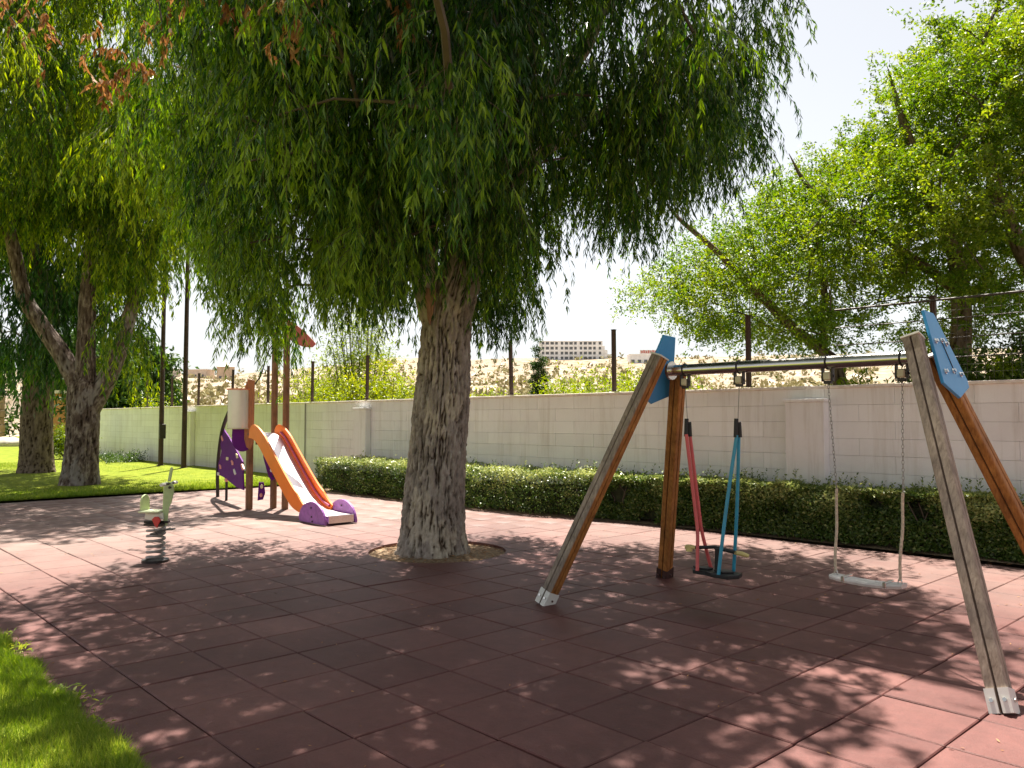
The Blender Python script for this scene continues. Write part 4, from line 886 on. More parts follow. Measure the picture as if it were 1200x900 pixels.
def branches(clumps, skel, parent, mat, base, name='branches', rmax=.045, every=1):
    """thin boughs from the nearest lower skeleton point to each clump"""
    bm = bmesh.new()
    sk = np.array(skel); done = []
    for i, c in enumerate(clumps):
        if i % every: continue
        c = Vector(c[:3]); pool = sk if not done else np.vstack([sk, np.array(done)])
        d = np.linalg.norm(pool[:, :3] - np.array(c), axis=1) + np.where(pool[:, 2] > c.z + .3, 3.0, 0) + np.maximum(0, pool[:, 2] - c.z + .2)
        s = Vector(pool[int(d.argmin())][:3]); L_ = (c - s).length
        if L_ < .15: continue
        P_ = []
        m = max(4, int(L_ / .3))
        for t in np.linspace(0, 1, m):
            p = s.lerp(c, t); p.z += math.sin(t * math.pi) * L_ * .10
            p += Vector((noise.noise((p.x * 2, p.y * 2, 1)), noise.noise((p.x * 2, p.z * 2, 5)), noise.noise((p.z * 2, p.y * 2, 9)))) * .16 * min(1, L_) * math.sin(t * math.pi)
            P_.append(tuple(p))
        r0 = min(rmax, .010 + .007 * L_)
        tube(bm, P_, [r0 * (1 - .65 * t) for t in np.linspace(0, 1, m)], 5, cap=False)
        for q in P_[1:]: done.append(q)
    return obj(name, bm, mat, parent, smooth=True, kind='stuff')

# ---------------------------------------------------------------- the big tree in the paving
t1 = empty('weeping_tree', tuple(TREE), label='big weeping tree in the round pit in the red paving, leaves hanging in curtains', cat='tree')
def rel(path, o): return [(p[0] - o[0], p[1] - o[1], p[2] - o[2]) + tuple(p[3:]) for p in path]
o1 = tuple(TREE)
tr = [(-8.19, 6.27, -.08, .405), (-8.18, 6.27, .25, .385), (-8.17, 6.27, .6, .375), (-8.13, 6.31, 1.35, .345), (-8.09, 6.35, 2.11, .318), (-8.06, 6.39, 2.87, .295), (-7.95, 6.51, 3.53, .27), (-7.86, 6.6, 4.19, .22), (-7.71, 6.76, 4.74, .20), (-7.48, 7.01, 5.3, .19), (-7.38, 7.11, 5.8, .17)]
limbs = [[(-8.10, 6.33, 2.72, .20), (-8.17, 6.15, 3.3, .165), (-8.10, 6.09, 4.03, .13), (-8.04, 5.99, 4.65, .115), (-8.07, 5.79, 5.48, .10), (-8.17, 5.53, 6.41, .085), (-8.3, 5.28, 7.6, .05)],
         [(-7.38, 7.11, 5.75, .13), (-7.36, 7.65, 6.24, .11), (-7.24, 8.07, 6.68, .10), (-7.19, 8.42, 7.38, .08), (-7.03, 8.88, 8.6, .008)],
         [(-7.40, 7.06, 5.6, .13), (-7.22, 6.63, 6.0, .11), (-7.23, 6.32, 6.6, .10), (-7.29, 5.96, 7.5, .07), (-7.2, 5.4, 8.8, .008)],
         [(-7.83, 6.65, 4.3, .12), (-7.46, 7.25, 5.01, .09), (-6.91, 7.99, 5.66, .07), (-6.43, 8.65, 6.15, .06), (-5.85, 9.41, 6.5, .006)],
         [(-8.06, 6.0, 4.5, .09), (-8.6, 5.2, 5.2, .075), (-9.4, 4.4, 5.8, .06), (-10.2, 3.6, 6.1, .006)],
         [(-7.6, 6.9, 5.1, .09), (-6.8, 6.4, 5.9, .075), (-5.8, 5.7, 6.5, .06), (-4.9, 5.0, 6.7, .006)],
         [(-7.4, 7.1, 5.6, .09), (-8.4, 7.8, 6.2, .07), (-9.8, 8.3, 6.8, .05), (-11.0, 8.6, 6.9, .006)],
         [(-8.04, 6.0, 4.7, .08), (-9.2, 6.3, 5.5, .065), (-10.4, 6.7, 6.1, .05), (-11.6, 6.9, 6.2, .006)]]
bark_tube('trunk', rel(tr, o1), 300, 190, M_bark, t1, relief=.048, flare=.09, fs=10, lump=.045, seed=3)
skel = []
for i, lb in enumerate(limbs):
    bark_tube('limb', rel(lb, o1), 60, 26, M_bark, t1, relief=.012, fs=9, lump=.03, seed=i * 5)
    for p in catmull(lb, 12)[2:]: skel.append(tuple(p[:3]))
for p in catmull(tr, 30)[18:]: skel.append(tuple(p[:3]))
# torn scar where a limb came off, and a stub
bm = bmesh.new(); plate(bm, [(-.03, -.22), (.0, -.30), (.03, -.20), (.05, -.05), (.075, .10), (.06, .17), (.0, .15), (-.055, .18), (-.07, .02), (-.04, -.10)], (-7.98 + 8.18 - .02, 6.05 - 6.26 + .02, 3.12), (.75, .66, 0), (.02, .12, 1), .05, .01)
obj('torn_scar', bm, M_scar, t1)
MC = parse(MAIN) - np.array(o1); HC = parse(HEM) - np.array(o1)
sk1 = [(p[0] - o1[0], p[1] - o1[1], p[2]) for p in skel]
branches(np.vstack([MC, HC, parse(TOP) - np.array(o1)]), sk1, t1, M_twig, None, rmax=.05)
L1, T1 = strands(MC, 33, .35, 1.25, .52, 34, (.09, .17), (.015, .025), .44, .22)
L2, T2_ = strands(HC, 32, .5, 1.05, .6, 36, (.085, .15), (.013, .021), .47, .22)
TOPC = parse(TOP) - np.array(o1)  # unseen clumps inferred from ground shade, extended over the camera to block sky light
L4, T4 = strands(TOPC, 25, .5, 1.4, 1.05, 26, (.16, .27), (.036, .056), .42, .12)
LL = [np.concatenate([a, b, q]) for a, b, q in zip(L1, L2, L4)]
# sunlight painted into the leaf tint: yellower towards the lawn side and crown top
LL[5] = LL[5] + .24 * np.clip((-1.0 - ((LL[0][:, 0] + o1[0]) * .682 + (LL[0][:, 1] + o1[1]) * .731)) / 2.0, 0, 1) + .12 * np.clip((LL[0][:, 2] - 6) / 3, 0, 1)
leaf_mesh('crown', LL[0], LL[1], LL[2], LL[3], LL[4], LL[5], M_leaf, t1, kind='stuff')
twig_mesh('twigs', np.concatenate([T1, T2_, T4]), .0042, M_twig, t1, kind='stuff')
# dead brown sprays
dc = np.array([[-6.7, 2.49, 5.18], [-7.04, 2.57, 5.22], [-6.22, 2.72, 5.04], [-5.77, 2.9, 4.77], [-5.86, 3.1, 4.72], [-5.58, 3.26, 5.15], [-7.86, 2.42, 4.97], [-8.02, 2.25, 4.89], [-5.63, 3.94, 5.39], [-6.54, 5.59, 5.76], [-10.43, 2.01, 6.39], [-10.26, 2.2, 5.94]]) - np.array(o1)
L3, _t = strands(dc, 7, .15, .45, .20, 18, (.05, .12), (.020, .036), .55, .25)
leaf_mesh('dead_leaves', *L3[:5], L3[5], M_dead, t1, kind='stuff')

# ---------------------------------------------------------------- two trees on the lawn
o2 = (-21.8, 5.82, 0.0)
t2 = empty('forked_tree', o2, label='tree with flaky bark forking into three limbs at the lawn edge', cat='tree')
tr2 = [(-21.8, 5.8, -.1, .47), (-21.8, 5.8, .15, .42), (-21.78, 5.82, .85, .37), (-21.76, 5.84, 1.7, .36), (-21.77, 5.83, 2.4, .34), (-21.75, 5.85, 3.0, .22), (-21.74, 5.87, 4.65, .18), (-21.68, 5.93, 6.15, .16), (-21.82, 5.78, 7.87, .13), (-21.71, 5.89, 10.04, .07)]
lb2 = [[(-21.80, 5.80, 2.35, .24), (-22.05, 5.40, 3.25, .21), (-22.29, 4.98, 3.99, .19), (-22.47, 4.64, 4.71, .17), (-22.56, 4.4, 5.85, .15), (-22.69, 4.12, 6.98, .13), (-23.02, 3.61, 8.73, .08)],
       [(-21.70, 5.92, 1.75, .22), (-21.49, 6.28, 2.65, .22), (-21.36, 6.56, 3.5, .19), (-21.29, 6.78, 4.48, .16), (-21.16, 7.07, 5.59, .14), (-20.95, 7.45, 7.14, .11), (-20.7, 7.86, 9.18, .06)],
       [(-21.7, 5.9, 6.2, .10), (-20.8, 5.0, 7.4, .08), (-19.6, 4.2, 8.4, .05), (-18.6, 3.8, 8.8, .006)],
       [(-22.6, 4.3, 6.2, .09), (-23.8, 5.0, 7.4, .07), (-24.8, 5.8, 8.4, .04)]]
bark_tube('trunk', rel(tr2, o2), 150, 80, M_bark2, t2, relief=.04, flare=.06, fs=9, lump=.05, seed=8)
skel = []
for i, lb in enumerate(lb2):
    bark_tube('limb', rel(lb, o2), 60, 30, M_bark2, t2, relief=.02, fs=9, lump=.04, seed=40 + i * 5)
    for p in catmull(lb, 12)[4:]: skel.append(tuple(p[:3]))
for p in catmull(tr2, 30)[16:]: skel.append(tuple(p[:3]))
TC = parse(TWO) - np.array(o2)
branches(TC, rel(skel, o2), t2, M_twig, None, rmax=.06)
L1, T1 = strands(TC, 37, .5, 1.7, .9, 30, (.13, .22), (.024, .040), .60, .22)
leaf_mesh('crown', *L1[:5], L1[5], M_leaf2, t2, kind='stuff')
twig_mesh('twigs', T1, .006, M_twig, t2, kind='stuff')

o3 = (-27.4, 6.1, 0.0)
t3 = empty('broad_trunk_tree', o3, label='straight broad trunked tree at the left edge, behind the forked tree', cat='tree')
tr3 = [(-27.4, 6.1, -.1, .54), (-27.4, 6.1, .12, .49), (-27.4, 6.1, .6, .45), (-27.41, 6.09, 1.45, .43), (-27.4, 6.1, 2.98, .40), (-27.44, 6.05, 5.3, .33), (-27.61, 5.88, 9.2, .15)]
bark_tube('trunk', rel(tr3, o3), 140, 80, M_bark3, t3, relief=.03, flare=.08, fs=12, lump=.03, seed=21)
skel = [tuple(p[:3]) for p in catmull(tr3, 24)[12:]]
TH = parse(THREE) - np.array(o3)
branches(TH, rel(skel, o3), t3, M_twig, None, rmax=.08)
L1, T1 = strands(TH, 34, .9, 2.2, 1.25, 28, (.16, .28), (.034, .055), .38, .13)
leaf_mesh('crown', *L1[:5], L1[5], M_leaf, t3, kind='stuff')
twig_mesh('twigs', T1, .007, M_twig, t3, kind='stuff')

# ---------------------------------------------------------------- feathery trees beyond the wall
def puffs(cl, per, rad, ll, lw, bt, jit, flat=.6, nspray=26):
    """sprays of small leaves round each clump centre"""
    Ps = []; Ds = []; Ts = []
    for c in cl:
        R0 = rad * random.uniform(.7, 1.3); ns = nspray
        ct = bt + .2 * noise.noise((c[0] * .7, c[1] * .7, c[2] * .7)) + random.uniform(-.1, .1)
        d = unit(rng.normal(0, 1, (ns, 3))); d[:, 2] = d[:, 2] * flat + .1
        L_ = R0 * rng.uniform(.45, 1.1, ns); m = per // ns
        t = rng.uniform(.2, 1, (ns, m))
        st = np.array(c[:3]) + rng.normal(0, R0 * .28, (ns, 3)) * [1, 1, .6]
        p = st[:, None, :] + d[:, None, :] * (t * L_[:, None])[..., None]
        p[..., 2] -= (t ** 2) * .10 * L_[:, None]
        p += rng.normal(0, .035, p.shape)
        q = d[:, None, :] * .5 + unit(rng.normal(0, 1, p.shape)) * .8 + [0, 0, -.15]
        Ps.append(p.reshape(-1, 3)); Ds.append(q.reshape(-1, 3))
        Ts.append((ct + rng.normal(0, .07, ns)[:, None] + rng.normal(0, jit, t.shape)).reshape(-1))
    P_ = np.concatenate(Ps); n = len(P_)
    Nn = rng.normal(0, 1, (n, 3)); Nn[:, 2] = abs(Nn[:, 2]) + .6
    return P_, np.concatenate(Ds), Nn, rng.uniform(*ll, n), rng.uniform(*lw, n), np.concatenate(Ts)

def wall_tree(name, o, lab, paths, clumps, per, bt, group=None):
    t = empty(name, o, label=lab, cat='tree', group=group)
    skel = []
    for i, pth in enumerate(paths):
        bark_tube('trunk' if i == 0 else 'limb', rel(pth, o), 70 if i == 0 else 40, 24, M_barkR, t, relief=.012, fs=9, lump=.04, seed=i * 3 + per)
        for p in catmull(pth, 14)[4:]: skel.append(tuple(p[:3]))
    cl = clumps - np.array(o)
    branches(cl, rel(skel, o), t, M_twig, None, rmax=.05)
    leaf_mesh('crown', *puffs(cl, per, .80, (.046, .082), (.022, .038), bt, .14), M_leafR, t, kind='stuff')
wall_tree('tall_leafy_tree', (-4.54, 14.05, 0.3), 'tall feathery yellow green tree beyond the wall at the right, trunk behind the fence',
    [[(-4.54, 14.05, -.3, .22), (-4.54, 14.05, 2.36, .17), (-4.50, 14.08, 3.4, .15), (-4.55, 14.03, 4.29, .13), (-4.66, 13.92, 4.71, .12), (-4.87, 13.7, 5.4, .10), (-5.08, 13.46, 6.39, .07), (-5.26, 13.27, 7.4, .006)],
     [(-4.53, 14.05, 4.1, .11), (-4.26, 14.34, 4.71, .09), (-4.11, 14.51, 5.68, .08), (-4.04, 14.58, 6.67, .06), (-4.21, 14.4, 8.2, .006)],
     [(-4.52, 14.07, 3.7, .09), (-4.97, 13.73, 4.17, .075), (-5.48, 13.34, 4.68, .06), (-5.95, 12.97, 5.03, .05), (-6.38, 12.66, 5.59, .04), (-6.62, 12.55, 6.13, .006)]],
    parse(RONE), 1380, .70)
wall_tree('leaning_leafy_tree', (-6.0, 13.2, 0.4), 'leafy tree beyond the wall leaning left over the coping above the swings',
    [[(-5.8, 13.35, -.3, .17), (-6.08, 13.13, 2.25, .12), (-6.31, 13.03, 2.79, .10), (-6.69, 12.76, 3.19, .085), (-7.23, 12.33, 3.94, .07), (-7.73, 11.94, 4.62, .05), (-8.14, 11.65, 5.09, .04), (-8.5, 11.6, 5.5, .006)],
     [(-6.31, 13.03, 2.8, .07), (-6.4, 13.3, 3.8, .055), (-6.6, 13.5, 4.8, .04), (-6.5, 13.4, 5.8, .006)]],
    parse(RTWO), 760, .66)
wall_tree('right_edge_tree', (-3.3, 14.6, 0.3), 'leafy tree beyond the wall at the right edge with a pale inclined trunk',
    [[(-3.2, 14.75, -.3, .2), (-3.33, 14.61, 2.33, .15), (-3.53, 14.4, 3.65, .12), (-3.7, 14.21, 4.32, .11), (-3.82, 14.08, 4.86, .10), (-3.99, 13.9, 5.6, .07), (-4.1, 13.6, 7.0, .006)],
     [(-3.6, 14.3, 4.0, .08), (-3.0, 14.6, 5.2, .06), (-2.4, 14.8, 6.4, .006)]],
    parse(RTHREE), 900, .62)

# ---------------------------------------------------------------- bushes beyond the wall
def bush(x, y, r, h, lab, mat, bt, per=2600, cat='bush', name='bush', leaf=(.07, .13), group='bushes beyond the wall', z0=None, asp=1.0):
    z = hill_h(x, y) if z0 is None else z0
    b = empty(name, (x, y, z - .1), label=lab, cat=cat, group=group)
    bm = bmesh.new(); cl = []
    n = max(8, int(11 * r * h / 2)); per = int(per * 1.6)
    for q in range(n):
        a = random.uniform(0, 6.28); rr = r * math.sqrt(random.random()) * .75
        top = h * (1 - .5 * (rr / r) ** 2) * random.uniform(.55, 1.0)
        c = (rr * math.cos(a) * asp, rr * math.sin(a), max(.3, top - .25)); cl.append(c); cl.append((c[0] * .8 + random.uniform(-.5, .5), c[1] * .8 + random.uniform(-.5, .5), c[2] * random.uniform(.5, .85)))
        tube(bm, [(c[0] * .15, c[1] * .15, 0), (c[0] * .6, c[1] * .6, c[2] * .5), c], [.03, .02, .01], 5, cap=False)
    for q in range(n // 2):
        a = random.uniform(0, 6.28); rr = r * random.uniform(.4, .95); cl.append((rr * math.cos(a) * asp, rr * math.sin(a), random.uniform(.2, h * .5)))
    obj('stems', bm, M_twig, b, kind='stuff')
    leaf_mesh('foliage', *puffs(np.array(cl), max(60, per // len(cl)), .42 * min(1.6, max(.8, r)), leaf, (leaf[0] * .4, leaf[1] * .42), bt, .13, flat=.8), mat, b, kind='stuff')
    return b
bush(-20.1, 13.6, 1.5, 4.0, 'bright yellow green bush peeping over the wall just left of the big trunk', M_leafB, .68, 9000)
bush(-21.6, 13.0, 1.3, 3.2, 'lower yellow green bush left of the bright bush behind the wall', M_leafB, .58, 6000)
bush(-24.0, 14.2, 1.7, 3.2, 'green bush behind the wall beside the salmon roof leaf', M_leafB, .5, 6000)
bush(-27.6, 15.6, 2.2, 3.9, 'pale green bush farther back behind the salmon roof leaf', M_leafB, .6, 6500)
bush(-37.6, 13.0, 1.6, 3.0, 'small green bush behind the wall right of the flaky tree', M_leafB, .6, 4000)
bush(-15.6, 13.8, 1.4, 2.9, 'small yellow green bush right of the big trunk, behind the wall', M_leafB, .62, 3500)
bush(-17.2, 20.0, 2.8, 3.1, 'wide low green bush on the slope beyond the first post right of the trunk', M_leafB, .45, 6000)
bush(-13.6, 18.0, 2.2, 2.9, 'low round green bush on the slope between the two posts', M_leafB, .5, 5000)
bush(-11.3, 15.4, 1.3, 2.3, 'low green shrub showing just over the coping left of the right post', M_leafB, .5, 2500)
bush(-6.9, 12.2, .8, 2.45, 'small yellow green shrub over the coping beneath the swing beam', M_leafB, .7, 2500)
bush(-3.95, 12.7, 1.1, 3.3, 'dense green bush over the wall right of the blue plate', M_leafD, .9, 9000)
bush(-3.1, 12.8, 1.2, 3.6, 'dense dark bush over the wall at the right edge', M_leafD, .8, 8000)
bush(-5.3, 12.6, .9, 2.8, 'loose leafy shrub over the wall just left of the blue plate', M_leafB, .45, 3500)
bush(-4.55, 12.3, .9, 3.0, 'dense green bush over the wall behind the blue plate', M_leafD, .9, 6000)
bush(-3.6, 12.2, .9, 2.9, 'low glossy bush over the coping at the right edge', M_leafB, .35, 6000)
bush(-15.6, 17.6, 2.2, 3.0, 'spreading pale green bush on the slope right of the trunk', M_leafB, .5, 6500)
bush(-12.3, 16.6, 1.9, 2.7, 'spreading green bush on the slope left of the taller right post', M_leafB, .48, 5500)
cx, cy = world(2.0, 60)
bush(cx, cy, .55, 6.2, 'narrow dark conical tree on the slope in front of the apartment block', M_leafD, .5, 3500, cat='tree', name='narrow_tree', leaf=(.12, .22), group=None)
cx, cy = world(-5.0, 26.5)
bush(cx, cy, 1.6, 5.8, 'taller olive green tree above the bright bush left of the trunk', M_leafB, .40, 7000, cat='tree', name='olive_tree', group=None)

# shrubs dotted over the hillside, too many and too small to count
Ps = []; Ds = []; Tn = []; Sz = []
for _ in range(2600):
    fw = 45 * (600 / 45) ** random.random(); rt = random.uniform(-.56, .45) * fw
    x, y = world(rt, fw)
    if y < 17 or (x < -36 and y < 30): continue
    k = 14; s = random.uniform(.35, 1.1) * (1 + fw / 300)
    z = hill_h(x, y)
    p = np.array([x, y, z + s * .3]) + rng.normal(0, s * .45, (k, 3)) * [1, 1, .6]
    Ps.append(p); Ds.append(unit(rng.normal(0, 1, (k, 3)) + [0, 0, .5])); Tn.append(np.full(k, random.choice((.1, .3, .5, .8))) + rng.normal(0, .1, k)); Sz.append(np.full(k, s * .8))
P_ = np.concatenate(Ps); D_ = np.concatenate(Ds); n = len(P_); S_ = np.concatenate(Sz)
leaf_mesh('hillside_scrub', P_, D_, rng.normal(0, 1, (n, 3)), S_, S_ * .6, np.concatenate(Tn), leafmat('scrub', (.17, .155, .065), (.25, .22, .11), (.36, .33, .17), .2, .9), kind='stuff')
V = []; F = []
for _ in range(450):
    fw = 60 * (560 / 60) ** random.random(); rt = random.uniform(-.56, .45) * fw
    x, y = world(rt, fw)
    if y < 25 or (x < -36 and y < 36): continue
    s = random.uniform(.3, .9) * (1 + fw / 260); z = hill_h(x, y); b0 = len(V)
    for a in range(5): V.append((x + s * math.cos(a * 1.257) * random.uniform(.7, 1.1), y + s * math.sin(a * 1.257), z - .2))
    V.append((x + random.uniform(-.3, .3) * s, y, z + s * random.uniform(.4, .8)))
    for a in range(5): F.append((b0 + a, b0 + (a + 1) % 5, b0 + 5))
npmesh('hillside_rocks', np.array(V), np.array(F), 3, plain('pale_rock', (.55, .48, .42), .95, nscale=.5, namt=.3), kind='stuff')

# ---------------------------------------------------------------- hedge
hedge = empty('clipped_hedge', (-17, 10.2, 0), label='low clipped dark green hedge along the foot of the white wall', cat='hedge')
def hedge_top(x): return .74 + .05 * noise.noise((x * .9, 0, 0)) + .03 * noise.noise((x * 3, 5, 0))
nl = 130000
x = rng.uniform(-17.05, 5.5, nl) ; wgt = rng.uniform(0, 1, nl)
x = np.where(rng.uniform(0, 1, nl) < .45, rng.uniform(-9, 1, nl), x)
fe = np.interp(x, [-19, -17, -13, -10.3, -8.5, -7, -4.7, 0, 6], [10.36, 9.5, 9.6, 9.8, 10.22, 10.42, 10.5, 10.58, 10.58])
ht = np.array([hedge_top(a) for a in x])
depth = np.abs(rng.normal(0, .055, nl))
face = rng.uniform(0, 1, nl)
yy = np.where(face < .5, fe + depth + .03 * np.sin(x * 5.1), fe + rng.uniform(0, 1, nl) * (10.95 - fe))
zz = np.where(face < .5, rng.uniform(.05, 1, nl) * ht, ht - depth)
rnd = np.clip((zz - ht + .12) / .12, 0, 1); yy = np.where(face < .5, yy + rnd ** 2 * .10, yy)
zz += (rng.uniform(0, 1, nl) < .02) * rng.uniform(0, .12, nl)
P_ = np.stack([x, yy, zz], 1)
lump = np.array([noise.noise((a * 2.2, b * 2.2, c * 2.6)) for a, b, c in P_[:, :3]])
keep = lump > -.45
P_[:, 1] -= np.where(face < .5, lump * .11, 0); P_[:, 2] += np.where(face >= .5, lump * .07, 0)
out = np.stack([rng.normal(0, .5, nl), np.where(face < .5, -.8, -.1) + rng.normal(0, .3, nl), np.where(face < .5, .35, .9) + rng.normal(0, .35, nl)], 1)
dirn = unit(np.stack([rng.normal(0, 1, nl), np.where(face < .5, -.3, -.1) + rng.normal(0, .6, nl), rng.normal(.25, .6, nl)], 1))
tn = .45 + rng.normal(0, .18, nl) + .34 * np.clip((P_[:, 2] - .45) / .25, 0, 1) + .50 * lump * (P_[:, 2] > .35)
P_ -= np.array([-17, 10.2, 0])
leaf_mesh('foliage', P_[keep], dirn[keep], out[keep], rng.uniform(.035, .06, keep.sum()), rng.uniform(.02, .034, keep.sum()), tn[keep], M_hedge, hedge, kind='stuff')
# sprigs that stand above the hedge
sp = []; sd = []
for _ in range(170):
    x0 = random.uniform(-13, 1) if random.random() < .75 else random.uniform(-3, -8); y0 = random.uniform(front_edge(x0) + .2, 10.95); hh = random.uniform(.05, .22)
    for q in range(9):
        t = q / 8; sp.append((x0 + t * .03, y0, hedge_top(x0) - .03 + hh * t)); sd.append((random.uniform(-1, 1), random.uniform(-1, 1), .5))
sp = np.array(sp) - np.array([-17, 10.2, 0]); n = len(sp)
leaf_mesh('sprigs', sp, np.array(sd), rng.normal(0, 1, (n, 3)) + [0, 0, 1], rng.uniform(.03, .06, n), rng.uniform(.015, .028, n), rng.uniform(.4, .9, n), M_hedge, hedge, kind='stuff')
# woody inside
bm = bmesh.new()
for _ in range(700):
    x0 = random.uniform(-17, 3.5); y0 = random.uniform(front_edge(x0) + .12, 10.9)
    tube(bm, [(x0 + 17, y0 - 10.2, 0), (x0 + 17 + random.uniform(-.1, .1), y0 - 10.2 + random.uniform(-.1, .1), .35), (x0 + 17 + random.uniform(-.2, .2), y0 - 10.2 + random.uniform(-.12, .12), .62)], [.014, .01, .005], 4, cap=False)
obj('stems', bm, M_twig, hedge, kind='stuff')
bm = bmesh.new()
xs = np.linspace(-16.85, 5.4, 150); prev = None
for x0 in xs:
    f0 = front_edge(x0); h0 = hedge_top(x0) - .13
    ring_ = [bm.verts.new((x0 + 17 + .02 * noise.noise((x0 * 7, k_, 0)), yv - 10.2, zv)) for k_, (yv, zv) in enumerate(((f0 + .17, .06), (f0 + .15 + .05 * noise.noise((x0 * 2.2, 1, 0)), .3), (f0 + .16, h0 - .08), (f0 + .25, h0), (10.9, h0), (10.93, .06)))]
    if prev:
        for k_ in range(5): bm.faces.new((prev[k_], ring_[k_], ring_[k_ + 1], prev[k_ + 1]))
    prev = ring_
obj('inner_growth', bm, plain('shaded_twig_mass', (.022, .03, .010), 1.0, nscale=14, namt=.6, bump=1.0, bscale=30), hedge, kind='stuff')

# low ground cover along the left wall and hedge
bush(-32.5, 9.9, .9, .55, 'low dark shrub at the foot of the wall behind the forked tree', M_leafD, .6, 2500, leaf=(.05, .09), group=None, z0=0, asp=2.6)
bush(-36.5, 9.4, 1.0, 1.9, 'leafy shrub against the left end of the wall', M_leafB, .3, 4000, leaf=(.07, .12), group=None, z0=0)

# ---------------------------------------------------------------- dark green growth closing the lawn on the far left
for q, (x0, y0, r, h, lab) in enumerate(((-56, 3.5, 3.0, 7.5, 'tall dark evergreen clump at the far left end of the lawn'), (-60, 9.0, 3.2, 8.5, 'dark evergreen behind the pale rock on the far lawn'),
        (-62, 16.5, 3.0, 8.5, 'dark evergreen behind the orange hut wall'), (-52, 17.0, 3.0, 7.5, 'dark evergreen beyond the left end of the white wall'), (-45.0, 13.2, 2.2, 6.0, 'green tree just past the end of the white wall'))):
    bush(x0, y0, r, h, lab, M_leafD, .55, 3600, cat='tree', name='evergreen_tree', leaf=(.28, .46), group='dark trees closing the lawn', z0=0)
hut = empty('garden_hut', (-57.2, 13.2, 0), R(47), label='orange rendered garden hut wall at the far end of the lawn between two trunks', cat='hut')
bm = bmesh.new(); box(bm, -.9, 2.6, 0, 2.2, 0, 3.3, bev=.03); obj('wall', bm, plain('orange_render', (.56, .27, .10), .9, nscale=1.5, namt=.25, bump=.4, bscale=12), hut)
bm = bmesh.new(); box(bm, 2.65, 3.3, -.1, 2.0, 0, 3.0, bev=.02); obj('white_pillar', bm, M_white, hut)
bm = bmesh.new(); box(bm, -1.2, 3.6, -.4, 2.6, 3.3, 3.5); obj('roof', bm, M_cope, hut)
gp = empty('stone_gate_pier', (-58.3, 10.6, 0), R(47), label='pale orange stone pier at the far end of the lawn, left of the broad trunk', cat='pier')
bm = bmesh.new()
for q in range(7): box(bm, -.45 + random.uniform(-.04, .04), .45 + random.uniform(-.04, .04), -.4, .4, q * .45, q * .45 + .43, bev=.03)
obj('stone_shaft', bm, plain('pale_orange_stone', (.5, .36, .22), .9, nscale=2, namt=.3), gp)
bm = bmesh.new(); bmesh.ops.create_icosphere(bm, subdivisions=4, radius=1)
for v in bm.verts:
    v.co.x *= 1.5; v.co.y *= .9; v.co.z = v.co.z * .42 + .18
    v.co += v.co.normalized() * .12 * noise.noise(v.co * 2.2)
o = obj('flat_boulder', bm, plain('pale_boulder', (.5, .44, .36), .9, nscale=3, namt=.25, bump=.6), smooth=True, label='low pale flat boulder lying on the far lawn at the left edge', cat='boulder')
o.location = (-56.3, 10.9, 0); o.rotation_euler = (0, 0, R(47))

# ---------------------------------------------------------------- grass blades
def blades(name, X, Y, hl, wd, bt, lean=.35, **k):
    n = len(X); Z = np.full(n, .0) + .01
    P0 = np.stack([X, Y, Z], 1)
    D = np.stack([rng.normal(0, lean, n), rng.normal(0, lean, n), np.ones(n)], 1)
    L_ = rng.uniform(*hl, n)
    patch = np.array([noise.noise((a * 1.1, b * 1.1, 0)) for a, b in zip(X, Y)])
    D = unit(D); S = unit(np.cross(D, rng.normal(0, 1, (n, 3)))) * (rng.uniform(*wd, n))[:, None]
    V = np.stack([P0 - S, P0 + S, P0 + D * L_[:, None]], 1).reshape(-1, 3)
    npmesh(name, V, np.arange(n * 3).reshape(-1, 3), 3, M_blade, tint=np.clip(bt + .25 * patch + rng.normal(0, .15, n), 0, 1), kind='stuff', **k)
n = 120000
X = rng.uniform(-9.6, -3.6, n); Y = Y0 - .02 - np.abs(rng.uniform(0, 1, n)) ** 1.15 * 2.6
blades('near_grass', X, Y, (.03, .075), (.0016, .003), .62)
n = 26000
X = rng.uniform(-9.6, -3.4, n); Y = Y0 + .015 + .03 * np.sin(X * 7) + rng.normal(0, .028, n) + .05 * np.array([noise.noise((a * 2.5, 0, 0)) for a in X])
blades('edge_grass', X, Y, (.03, .09), (.0018, .0034), .6, lean=.7)
# a few broad leafed weeds creeping over the paving edge
wp = []; wd_ = []
for (wx_, wy_, kk) in ((-6.6, 1.38, 40), (-5.35, 1.38, 36), (-5.1, 1.42, 30), (-4.7, 1.36, 26), (-7.1, 1.36, 26)):
    for q in range(kk):
        wp.append((wx_ + random.gauss(0, .09), wy_ + random.gauss(0, .05), random.uniform(.01, .05))); wd_.append((random.uniform(-1, 1), random.uniform(-.3, 1), random.uniform(0, .6)))
n = len(wp)
leaf_mesh('edge_weeds', np.array(wp), np.array(wd_), rng.normal(0, .4, (n, 3)) + [0, 0, 1], rng.uniform(.03, .06, n), rng.uniform(.01, .02, n), rng.uniform(.5, 1, n), M_blade, kind='stuff')
n = 90000
X = X0 - rng.uniform(0, 1, n) ** 1.3 * 16; Y = rng.uniform(0, 11, n)
blades('far_grass', X, Y, (.04, .10), (.006, .012), .62)
n = 9000
X = X0 + rng.normal(0, .03, n); Y = rng.uniform(1, 10.5, n)
blades('far_edge_grass', X, Y, (.03, .09), (.004, .008), .6, lean=.6)

